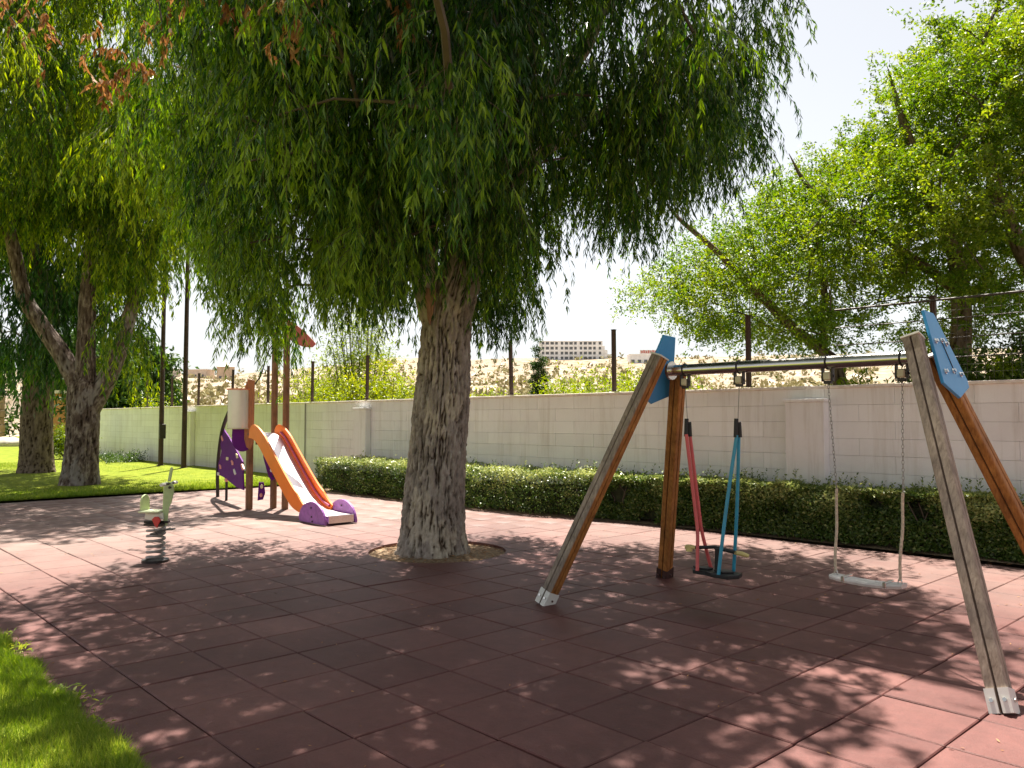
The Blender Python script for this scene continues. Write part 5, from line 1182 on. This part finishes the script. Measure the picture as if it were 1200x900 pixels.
# ================================================================ SWING FRAME
def wo(name, bm, mat, parent, root=None, **k):
    """mesh written in scene coordinates, moved into its thing's frame"""
    r = root or parent
    bmesh.ops.transform(bm, matrix=Matrix.Translation(-r.location), verts=bm.verts)
    return obj(name, bm, mat, parent, **k)
sw = empty('swing_frame', (-3.32, 6.1, 0), label='wooden A-frame swing set with steel crossbeam and blue end plates', cat='swing frame')
def leg_profile(w=.058, g=.007, d=.012, c=.012):
    # square beam with rounded corners and one groove down each face
    pr = []
    for q in range(4):
        a = q * math.pi / 2; ca, sa = math.cos(a), math.sin(a)
        for x, y in ((-w + c, -w), (-g, -w), (-g * .6, -w + d), (g * .6, -w + d), (g, -w), (w - c, -w), (w - c * .3, -w + c * .3)):
            pr.append((x * ca - y * sa, x * sa + y * ca))
    return pr
PR = leg_profile()
def leg(p0, p1, front, side, lab):
    """front: material index list per face group (0 grey, 1 orange)"""
    bm = bmesh.new()
    mis = []
    for q in range(4):
        for s in range(7):
            mis.append(2 if s == 2 else side[q])
    d = (Vector(p1) - Vector(p0))
    prism(bm, PR, p0, p1, (1, 0, 0), mis)
    o = wo('leg', bm, [M_gwood, M_owood, M_dgroove], sw)
    if lab: o['label'] = lab
    # cap
    bm = bmesh.new(); dn = d.normalized()
    k = .064; pr = [(-k, -k), (k, -k), (k, k), (-k, k)]
    prism(bm, pr, Vector(p1) + dn * .001, Vector(p1) + dn * .014, (1, 0, 0)); wo('end_cap', bm, M_white, o, sw)
    # metal shoe: two cheeks with a slot
    bm = bmesh.new()
    prism(bm, [(-k, -k), (-.009, -k), (-.009, k), (-k, k)], Vector(p0) - dn * .01, Vector(p0) + dn * .125, (1, 0, 0))
    prism(bm, [(.009, -k), (k, -k), (k, k), (.009, k)], Vector(p0) - dn * .01, Vector(p0) + dn * .125, (1, 0, 0))
    sh_ = wo('foot_shoe', bm, M_rust if lab == 'orange stained leg' else M_white, o, sw)
    _, u, v = frame_dirs(dn, (1, 0, 0))
    c0 = Vector(p0) + dn * .06
    for c1, w_ in ((c0 - v * k - u * .035, -v), (c0 - v * k + u * .035, -v), (c0 + u * k, u)):
        bm = bmesh.new(); tube(bm, [c1 + w_ * .0005, c1 + w_ * .011], .012, 6); wo('foot_bolt', bm, M_steel, o, sw)
    return o
# profile quadrants: udir=+x ; faces 0:-v 1:+u 2:+v 3:-u
TZ = 2.2
leg((-1.49, 5.19, 0), (-2.215, 5.93, 2.22), 0, [0, 0, 0, 0], 'weathered grey leg')
leg((-1.49, 7.02, 0), (-2.20, 6.27, 2.12), 0, [1, 1, 1, 1], 'orange stained leg')
leg((-5.15, 5.20, 0), (-4.43, 5.96, 2.22), 0, [0, 1, 1, 0], 'leg with grey outer face and orange side')
leg((-5.15, 6.99, 0), (-4.44, 6.27, 2.12), 0, [1, 1, 1, 1], 'orange stained leg')
# crossbeam
bm = bmesh.new(); tube(bm, [(-4.42, 6.1, 2.10), (-2.20, 6.1, 2.10)], .050, 20)
beam = wo('crossbeam', bm, M_steel, sw, smooth=True)
bm = bmesh.new()
for x in (-4.40, -2.24): tube(bm, [(x - .012, 6.1, 2.10), (x + .012, 6.1, 2.10)], .085, 16)
wo('beam_flange', bm, M_steel, beam, sw)
# blue plates on the outside of the legs
PL = [(-.20, 1.90), (.02, 1.80), (.28, 1.88), (.30, 1.93), (.13, 2.42), (-.05, 2.43)]
for side in (1, -1):
    xz = (-1.49 + .095) if side > 0 else (-5.15 - .095)
    sl_ = -side * .328
    # plane through x = xz + sl*z
    poly = [(y, (z) * math.sqrt(1 + sl_ ** 2)) for y, z in PL]
    bm = bmesh.new()
    plate(bm, poly, (xz, 6.1, 0), (0, 1, 0), (sl_, 0, 1), .022, .004)
    pl = wo('blue_plate', bm, M_blue, sw)
    nrm = Vector((1, 0, -sl_)).normalized() * side
    for (y, z) in ((-.06, 2.20), (.06, 2.21), (.13, 2.19), (-.10, 1.98), (.06, 1.99), (.19, 1.97)):
        c0 = Vector((xz + sl_ * z, 6.1 + y, z)) + nrm * .011
        bm = bmesh.new(); tube(bm, [c0, c0 + nrm * .007], .021, 10); tube(bm, [c0 + nrm * .007, c0 + nrm * .022], .013, 6)
        wo('plate_bolt', bm, M_steel, pl, sw)
    bm = bmesh.new()
    c0 = Vector((xz + sl_ * 2.2, 6.16, 2.2)) + nrm * .013; c1 = Vector((xz + sl_ * 1.97, 6.19, 1.97)) + nrm * .013
    tube(bm, [c0, c1], .0035, 4); wo('seam', bm, M_dgroove, pl, sw)

# ---------------------------------------------------------------- hangers
def hanger(root, x):
    bm = bmesh.new(); box(bm, x - .028, x + .028, 6.1 - .032, 6.1 + .032, 1.958, 2.022, bev=.008)
    h = wo('hanger_block', bm, M_cream, root)
    bm = bmesh.new()
    for s in (-1, 1):
        box(bm, x + s * .040 - .006, x + s * .040 + .006, 6.1 - .02, 6.1 + .02, 1.95, 2.07, bev=.002)
    tube(bm, [(x - .052, 6.1, 1.99), (x + .052, 6.1, 1.99)], .010, 8)
    box(bm, x - .03, x + .03, 6.1 - .018, 6.1 + .018, 1.93, 1.955, bev=.004)
    wo('hanger_bracket', bm, M_black, root)
    bm = bmesh.new()
    pts = [(x + .038 * 0, 6.1 + .055 * math.cos(a), 2.10 + .055 * math.sin(a)) for a in np.linspace(0, 2 * math.pi, 21)]
    tube(bm, pts, .006, 5, cap=False); wo('beam_clamp', bm, M_black, root)
def chain(p0, p1, r, step, name, root, mat):
    """row of alternating oval links"""
    bm = bmesh.new(); p0 = Vector(p0); p1 = Vector(p1); d = (p1 - p0); n = max(2, int(d.length / step)); dn, u, v = frame_dirs(d, (1, 0, 0))
    for i in range(n):
        c = p0 + d * ((i + .5) / n); a_, b_ = (u, v) if i % 2 else (v, u)
        hl = step * .66; wd = r * 2.2
        ring_ = [c + dn * hl * math.cos(t) + a_ * wd * math.sin(t) for t in np.linspace(0, 2 * math.pi, 9)[:-1]]
        tube(bm, ring_ + [ring_[0]], r * .62, 4, cap=False)
    return wo(name, bm, mat, root)
# flat seat swing
fs = empty('flat_swing', (-2.64, 6.1, 0), label='flat pale board swing on two ropes, nearer the right leg', cat='swing')
hanger(fs, -2.92); hanger(fs, -2.36)
for x0, x1, x2 in ((-2.92, -2.865, -2.885), (-2.36, -2.37, -2.405)):
    chain((x0, 6.1, 1.95), (x1, 6.1, 1.10), .0036, .028, 'chain', fs, M_wire)
    bm = bmesh.new(); pts = []
    for t in np.linspace(0, 1, 26):
        z = 1.12 - .64 * t; pts.append((x1 + (x2 - x1) * t + (.004 * math.sin(t * 9 + x0)), 6.1 + .005 * math.sin(t * 7), z))
    tube(bm, pts, [.0105 + .0018 * (i % 2) for i in range(26)], 8); wo('rope', bm, M_rope, fs, smooth=True)
    bm = bmesh.new(); pts = [(x2 + .014 * math.sin(a), 6.1, .465 + .03 * math.cos(a)) for a in np.linspace(0, 6.28, 12)]
    tube(bm, pts, .005, 5, cap=False); wo('shackle', bm, M_steel, fs)
bm = bmesh.new()
n_ = 16; L0, L1_ = -2.915, -2.375
prev = None
for i in range(n_ + 1):
    t = i / n_; x = L0 + (L1_ - L0) * t; sag = -.018 * math.sin(math.pi * t); wv = .075 - .02 * (abs(2 * t - 1) ** 6)
    r4 = [bm.verts.new(p) for p in ((x, 6.1 - wv, .450 + sag), (x, 6.1 - wv + .008, .463 + sag), (x, 6.1 + wv - .008, .463 + sag), (x, 6.1 + wv, .450 + sag), (x, 6.1 + wv - .008, .432 + sag), (x, 6.1 - wv + .008, .432 + sag))]
    if prev:
        for k in range(6): bm.faces.new((prev[k], prev[(k + 1) % 6], r4[(k + 1) % 6], r4[k]))
    else: bm.faces.new(r4)
    prev = r4
bm.faces.new(list(reversed(prev)))
bmesh.ops.recalc_face_normals(bm, faces=bm.faces)
st_ = wo('seat', bm, plain('pale_seat', (.66, .63, .60), .45, nscale=7, namt=.15), fs)
bm = bmesh.new()
for x in (-2.80, -2.49): box(bm, x - .012, x + .012, 6.1 - .078, 6.1 + .078, .428, .466, bev=.003)
wo('seat_strap', bm, M_steel, st_, fs)
# two person swing with coloured hangers
ts = empty('double_seat_swing', (-3.97, 6.1, 0), label='low black seat swing hung on pink tubes and blue tubes with yellow grips', cat='swing')
hanger(ts, -4.25); hanger(ts, -3.70)
for x0, x1, mat, lab, yo in ((-4.25, -4.07, M_pink, 'pink tube', .035), (-3.70, -3.85, M_teal, 'blue tube', .10)):
    bm = bmesh.new(); tube(bm, [(x0, 6.1, 1.95), (x0 + (x1 - x0) * .12, 6.1, 1.64)], .0035, 5); wo('cable', bm, M_wire, ts)
    for s in (-1, 1):
        bm = bmesh.new(); xt = x0 + (x1 - x0) * .14
        tube(bm, [(xt + .004 * s, 6.1 + s * .014, 1.66 - .03 * (s > 0)), (xt + .008 * s, 6.1 + s * .02, 1.50)], .019, 8); wo('ferrule', bm, M_rubberblk, ts)
        bm = bmesh.new(); pts = []
        for t in np.linspace(0, 1, 14):
            z = 1.52 - 1.18 * t
            pts.append((xt + (x1 - xt) * t + .012 * math.sin(t * 3.14) * s * (x1 < x0), 6.1 + s * (.018 + (yo * (t ** 1.2) if mat is M_teal else yo * 2.2 * max(0, t - .72) / .28 + .01)), z))
        tube(bm, pts, .0155, 8); wo('hanging_tube', bm, mat, ts, smooth=True, label=lab)
bm = bmesh.new(); tube(bm, [(-4.12, 6.04, .53), (-3.97, 6.1, .545), (-3.78, 6.16, .51)], .016, 8)
hb = wo('crossbar', bm, M_rubberblk, ts, smooth=True)
for a_, b_ in (((-4.12, 6.04, .53), (-4.20, 6.0, .53)), ((-3.80, 6.155, .512), (-3.69, 6.2, .49))):
    bm = bmesh.new(); tube(bm, [a_, tuple((np.array(a_) + np.array(b_)) / 2 + [0, 0, .004]), b_], [.017, .021, .015], 10); wo('grip', bm, M_yellow, hb, ts, smooth=True)
bm = bmesh.new(); tube(bm, [(-4.17, 6.02, .55), (-4.17, 6.02, .495)], .03, 8); wo('grip_flange', bm, M_yellow, hb, ts)
bm = bmesh.new(); tube(bm, [(-3.93, 6.1, .54), (-3.935, 6.1, .33)], .026, 8); wo('centre_stem', bm, M_rubberblk, ts)
bm = bmesh.new()
plate(bm, [(-.22, -.02), (-.16, -.10), (-.04, -.075), (.06, -.13), (.20, -.12), (.25, -.02), (.21, .09), (.05, .10), (-.05, .06), (-.17, .10)], (-3.96, 6.1, .325), (1, 0, 0), (0, 1, 0), .035, .008)
wo('seat', bm, M_rubberblk, ts)
bm = bmesh.new()
plate(bm, [(-.20, -.01), (-.1, -.06), (-.02, -.03), (-.02, .03), (-.1, .06)], (-3.98, 6.1, .352), (1, 0, 0), (0, 1, 0), .016, .004)
plate(bm, [(.03, -.05), (.14, -.08), (.2, -.01), (.14, .06), (.03, .04)], (-3.97, 6.1, .352), (1, 0, 0), (0, 1, 0), .016, .004)
wo('seat_pad', bm, M_rubberblk, ts)

# ================================================================ SLIDE TOWER
st = empty('slide_tower', (-13.9, 6.9, 0), label='small play tower with orange slide, purple climbing panel and salmon leaf roof', cat='slide')
def post(p0, p1, r, mat, name='post', lab=None):
    bm = bmesh.new(); tube(bm, [p0, p1], r, 14); o = wo(name, bm, mat, st, smooth=True)
    if lab: o['label'] = lab
    bm = bmesh.new(); tube(bm, [(p1[0], p1[1], p1[2] + .001), (p1[0], p1[1], p1[2] + .02)], r * .9, 14); wo('post_cap', bm, M_black, o, st)
    return o
A0 = (-14.24, 6.65)
post((-14.24, 6.65, 0), (-14.24, 6.65, 2.34), .066, M_bwood, lab='short post carrying the white barrel')
post((-14.18, 7.10, 0), (-14.18, 7.10, 3.35), .062, M_bwood)
post((-13.84, 7.16, 0), (-13.84, 7.16, 3.50), .062, M_bwood, lab='tallest post, carrying the leaf roof')
# deck
bm = bmesh.new(); box(bm, -14.55, -13.86, 6.56, 7.0, 1.36, 1.41, bev=.008)
wo('deck', bm, M_steel, st)
bm = bmesh.new()
for q in ((-14.5, 6.62), (-13.9, 6.62), (-14.5, 6.95)):
    tube(bm, [(q[0], q[1], 1.2), (q[0], q[1], 1.36)], .02, 6)
wo('deck_brackets', bm, M_black, st)
# barrel
bc = Vector((-14.36, 6.50))
bm = bmesh.new()
pts = [(bc.x, bc.y, 1.50), (bc.x, bc.y, 2.20)]
tube(bm, pts, .215, 36); brl = wo('barrel', bm, plain('pale_barrel_steel', (.66, .62, .55), .32, .55, nscale=3, namt=.06), st, smooth=True)
bm = bmesh.new(); tube(bm, [(bc.x, bc.y, 2.202), (bc.x, bc.y, 2.222)], .235, 36); box(bm, bc.x - .40, bc.x, bc.y - .02, bc.y + .02, 2.205, 2.22); wo('barrel_rim', bm, plain('salmon_rim', (.80, .24, .12), .4), brl, st, smooth=True)
bm = bmesh.new(); tube(bm, [(bc.x, bc.y, 1.480), (bc.x, bc.y, 1.498)], .218, 36); wo('barrel_base', bm, M_cream, brl, st)
# brown upright board beside the barrel
ang = Vector((.682, .731, 0))
bm = bmesh.new(); plate(bm, [(-.09, 1.30), (-.05, 1.15), (.02, 1.10), (.08, 1.22), (.085, 2.38), (-.03, 2.40), (-.085, 2.28)], (-14.16, 6.60, 0), tuple(ang), (0, 0, 1), .04, .008)
wo('upright_board', bm, plain('red_brown_board', (.36, .125, .045), .5, nscale=6, namt=.25, stretch=(8, 8, 1)), st)
# round purple panel below barrel
bm = bmesh.new(); pp_ = [(-.19, 1.48), (.19, 1.48)] + [(.195 * math.cos(a), 1.29 + .225 * math.sin(a)) for a in np.linspace(0, -math.pi, 16)]
plate(bm, pp_, (-14.27, 6.52, 0), tuple(ang), (0, 0, 1), .025, .005); wo('round_panel', bm, M_purple, st)
# climbing panel between post and curved pole
Ps_ = Vector((-14.30, 6.64, 0)); Pe_ = Vector((-17.02, 7.24, 0)); dcl = (Pe_ - Ps_); Lc = dcl.length; dcl.normalize()
def cl3(s, z): return Ps_ + dcl * (s * Lc) + Vector((0, 0, z))
CP = [(.86, 1.50), (.60, 1.30), (.34, 1.06), (.14, .86), (.10, .33), (.30, .34), (.52, .40), (.75, .46), (.96, .48), (.985, .70), (.90, .84), (.86, 1.0), (.90, 1.14), (.885, 1.3)]
bm = bmesh.new(); plate(bm, [(s * Lc, z) for s, z in CP], Ps_, tuple(dcl), (0, 0, 1), .028, .005); cp = wo('climbing_panel', bm, M_purple, st)
nrm = dcl.cross(Vector((0, 0, 1)));
if nrm.y > 0: nrm = -nrm
for q, (s, z) in enumerate(((.82, 1.25), (.62, .86), (.88, .66), (.36, .62), (.66, .42), (.30, .95), (.12, .75), (.95, .50), (.45, .80))):
    c0 = cl3(s, z) + nrm * .016
    bm = bmesh.new()
    if q % 3 == 0: plate(bm, [(-.12, -.02), (-.02, -.05), (.05, -.02), (.13, .05), (.05, .07), (-.04, .03)], c0, tuple(dcl), (0, 0, 1), .03, .006)
    elif q % 3 == 1: plate(bm, [(.1 * math.cos(a), .04 * math.sin(a) + .01 * math.sin(3 * a)) for a in np.linspace(0, 6.28, 11)[:-1]], c0, tuple(dcl), (0, 0, 1), .035, .006)
    else: plate(bm, [(-.10, -.04), (.02, -.05), (.03, .0), (.11, .02), (.06, .05), (-.08, .02)], c0, tuple(dcl), (0, 0, 1), .03, .006)
    wo('climbing_hold', bm, (M_hold, M_hold2, M_hold, M_white)[q % 4], cp, st)
bm = bmesh.new()
tube(bm, [tuple(p) for p in catmull([(-17.02, 7.24, 0), (-17.0, 7.22, .5), (-16.9, 7.2, .95), (-16.5, 7.1, 1.45), (-15.7, 6.9, 1.85), (-14.75, 6.66, 2.19)], 24)], .038, 8)
wo('curved_pole', bm, M_black, st, smooth=True)
bm = bmesh.new(); tube(bm, [(-16.1, 7.03, 0), (-16.1, 7.03, .46)], .028, 8); wo('panel_support', bm, M_black, st)
# rope arch of thin rods behind the tower
bm = bmesh.new(); tube(bm, [tuple(p) for p in catmull([(-14.4, 6.75, 2.25), (-14.35, 6.9, 2.5), (-14.3, 7.0, 2.9), (-14.15, 7.05, 3.1)], 14)], .012, 6); wo('arched_rod', bm, M_black, st)
# second purple climbing fin, right of the barrel post
bm = bmesh.new(); plate(bm, [(-.02, 1.30), (.18, 1.27), (.20, .86), (.31, .62), (.16, .52), (.10, .60), (.0, .95)], (-14.12, 6.86, 0), tuple(ang), (0, 0, 1), .025, .005)
fin = wo('climbing_fin', bm, M_purple, st)
bm = bmesh.new(); plate(bm, [(-.02, .50), (.07, .50), (.10, .30), (.06, .18), (-.04, .16)], (-14.12, 6.80, 0), tuple(ang), (0, 0, 1), .025, .005); wo('lower_fin', bm, M_purple, st)
for (a_, z, q) in ((.06, .96, 0), (.16, .72, 1), (.04, .42, 2), (.03, .26, 0)):
    bm = bmesh.new(); c0 = Vector((-14.12, 6.86 if z > .5 else 6.80, 0)) + ang * a_ + Vector((.731, -.682, 0)) * .02 + Vector((0, 0, z))
    plate(bm, [(.028 * math.cos(t), .04 * math.sin(t)) for t in np.linspace(0, 6.28, 9)[:-1]], c0, tuple(ang), (0, 0, 1), .03, .006); wo('climbing_hold', bm, (M_hold, M_white, M_hold2)[q], fin, st)
bm = bmesh.new(); tube(bm, [(-14.0, 7.0, 0), (-14.0, 7.0, .5)], .028, 8); wo('panel_support', bm, M_bwood, st)
bm = bmesh.new(); tube(bm, [(-13.98, 6.98, .60), (-13.86, 7.12, .72)], .02, 6); box(bm, -13.89, -13.83, 7.1, 7.16, .70, .76, bev=.01); wo('panel_bracket', bm, M_black, st)
# leaf shaped roof
bm = bmesh.new()
lp = []
for t in np.linspace(0, 1, 12): lp.append((-.12 + .72 * t, .06 - .50 * t ** 1.7))
low = []
for t in np.linspace(1, 0, 12)[1:]: low.append((-.12 + .72 * t, -.20 * math.sin(math.pi * min(1, t * .9 + .10)) - .04 - .46 * t ** 1.15))
plate(bm, lp + low, (-13.84, 7.10, 3.50), tuple(ang), (0, 0, 1), .03, .008)
wo('leaf_roof', bm, M_leafroof, st)
bm = bmesh.new()
plate(bm, [(-.1, -.08), (.1, -.1), (.1, .06), (-.1, .05)], (-13.84, 7.075, 3.43), tuple(ang), (0, 0, 1), .02, .005); wo('roof_bracket', bm, plain('roof_bracket_red', (.45, .09, .08), .5), st)

# slide: path in x-z
SP = [(-13.92, 1.40), (-13.72, 1.38), (-13.5, 1.26), (-13.1, .93), (-12.7, .60), (-12.35, .34), (-12.05, .20), (-11.75, .155), (-11.18, .14)]
sp2 = catmull([(a, b) for a, b in SP], 44)
YN, YF = 6.50, 6.99
bm = bmesh.new(); prev = None
for x, z in sp2:
    row = [bm.verts.new(p) for p in ((x, YN + .03, z), (x, YF - .03, z), (x, YF - .03, z - .012), (x, YN + .03, z - .012))]
    if prev:
        for k in range(4): bm.faces.new((prev[k], prev[(k + 1) % 4], row[(k + 1) % 4], row[k]))
    else: bm.faces.new(row)
    prev = row
bm.faces.new(list(reversed(prev))); bmesh.ops.recalc_face_normals(bm, faces=bm.faces)
chute = wo('chute', bm, M_chute, st, smooth=True)
bm = bmesh.new(); box(bm, -11.20, -11.165, YN + .02, YF - .02, .03, .150, bev=.004); box(bm, -11.75, -11.2, YN + .05, YF - .05, .05, .11); wo('chute_end', bm, M_steel, chute, st)
def side_panel(y, mat, up, dn_, x_end, th=.035):
    bm = bmesh.new()
    top = []; bot = []
    for x, z in sp2:
        if x > x_end: break
        i = (x + 13.92) / (x_end + 13.92)
        nx, nz = .0, 1.0
        hh = up * (1 if i > .06 else (i / .06) ** .5 * .55 + .45)
        top.append((x + .10 * min(1, i * 4) * (1 - max(0, i - .8) * 4), z + hh * (1 - max(0, i - .82) * 3.2))); bot.append((x - .03, z - dn_ * (1 - max(0, i - .8) * 3.5)))
    poly = top + list(reversed(bot))
    plate(bm, poly, (0, y, 0), (1, 0, 0), (0, 0, 1), th, .010)
    return bm
for y in (YN, YF):
    o = wo('side_panel', side_panel(y, M_orange, .17, .08, -11.85), M_orange, st)
bm = bmesh.new()
tube(bm, [(x + .06, YF - .035, z + .05) for x, z in sp2 if -13.7 < x < -11.95], .022, 8); wo('inner_rail', bm, M_magenta, st, smooth=True)
for y, lab in ((YN - .03, 'near lilac foot panel'), (YF + .03, 'far lilac foot panel')):
    bm = bmesh.new()
    pp_ = [(-.02, 0), (.78, 0)] + [(.36 + .42 * math.cos(a), .05 + .30 * math.sin(a)) for a in np.linspace(0.02, math.pi - .25, 18)]
    plate(bm, [(-.02, .0), (.78, .0)] + [(.36 + .42 * math.cos(a), .02 + .32 * math.sin(a)) for a in np.linspace(.05, math.pi - .15, 18)], (-11.95, y, 0.01), (1, 0, 0), (0, 0, 1), .04, .010)
    fp = wo('foot_panel', bm, M_lilac, st, label=lab)
    bm = bmesh.new()
    for a_, b_ in ((.36, .24), (.38, .10), (.40, .03)): box(bm, -11.95 + a_ - .012, -11.95 + a_ + .012, y - .032, y + .032, b_, b_ + .024)
    wo('panel_bolts', bm, M_rust, fp, st)

# ================================================================ SPRING RIDER
sr = empty('spring_rider', (-9.75, 3.42, 0), R(47), label='pale green spring rider on a grey coil spring, in the sunny paving at left', cat='spring rider')
def so_(name, bm, mat, parent=None, **k): return obj(name, bm, mat, parent or sr, **k)
bm = bmesh.new(); pts = []
for t in np.linspace(0, 1, 120): pts.append((.095 * math.cos(t * 6.5 * 2 * math.pi), .095 * math.sin(t * 6.5 * 2 * math.pi), .02 + .40 * t))
tube(bm, pts, .016, 7); so_('coil_spring', bm, plain('grey_spring', (.34, .31, .29), .5, .2, nscale=14, namt=.4), smooth=True)
bm = bmesh.new(); tube(bm, [(0, 0, 0), (0, 0, .03)], .15, 20); so_('base_plate', bm, M_black)
bm = bmesh.new(); box(bm, -.11, .11, -.09, .09, .425, .45, bev=.006); box(bm, -.13, .15, -.035, .035, .45, .475, bev=.004); so_('top_plate', bm, M_black)
bm = bmesh.new(); plate(bm, [(-.11, .50), (.0, .48), (.11, .50), (.10, .57), (.02, .55), (-.10, .57)], (0, -.05, 0), (1, 0, 0), (0, 0, 1), .02, .004)
plate(bm, [(-.11, .50), (.0, .48), (.11, .50), (.10, .57), (.02, .55), (-.10, .57)], (0, .05, 0), (1, 0, 0), (0, 0, 1), .02, .004); so_('side_board', bm, M_white)
bm = bmesh.new(); plate(bm, [(.0, .43), (.03, .40), (.055, .46), (.07, .49), (.045, .53), (.0, .53), (-.03, .50)], (.02, -.085, 0), (1, 0, 0), (0, 0, 1), .02, .004); so_('red_motif', bm, M_red)
bm = bmesh.new(); plate(bm, [(-.14, -.12), (.08, -.11), (.10, 0), (.08, .11), (-.14, .12)], (-.02, 0, .585), (1, 0, 0), (0, 1, 0), .022, .006); so_('seat', bm, plain('pale_yellow_seat', (.66, .70, .46), .4, nscale=6))
bm = bmesh.new(); plate(bm, [(-.07, .60), (.07, .60)] + [(.068 * math.cos(a), .70 + .08 * math.sin(a)) for a in np.linspace(0, math.pi, 12)], (-.135, 0, 0), (.25, .97, 0), (0, 0, 1), .025, .006); so_('back_disc', bm, M_green)
bm = bmesh.new(); plate(bm, [(-.01, .42), (.03, .42), (.035, .62), (.07, .68), (.095, .80), (.09, .88), (.06, .92), (.0, .925), (-.02, .86), (-.025, .60)], (.10, 0, 0), (.96, .28, 0), (0, 0, 1), .03, .008)
hd = so_('head_board', bm, M_green)
bm = bmesh.new(); plate(bm, [(-.015, .93), (.02, .93), (.045, 1.08), (.03, 1.10), (.012, 1.08)], (.14, 0, 0), (1, 0, 0), (0, 0, 1), .02, .004); so_('horn', bm, M_green, hd)
bm = bmesh.new(); tube(bm, [(.14, -.20, .905), (.14, .20, .905)], .014, 8); so_('handlebar', bm, M_black)
for s in (-1, 1):
    bm = bmesh.new(); tube(bm, [(.14, s * .12, .905), (.14, s * .21, .905)], .020, 8); so_('grip', bm, M_white)
bm = bmesh.new(); tube(bm, [(.08, -.19, .36), (.08, .19, .36)], .014, 8); box(bm, .03, .13, -.24, -.12, .345, .36, bev=.004); box(bm, .03, .13, .12, .24, .345, .36, bev=.004); so_('footrest', bm, M_black)
bm = bmesh.new(); tube(bm, [(.155, -.022, .86), (.155, .032, .86)], .015, 8); so_('eye', bm, M_black, hd)
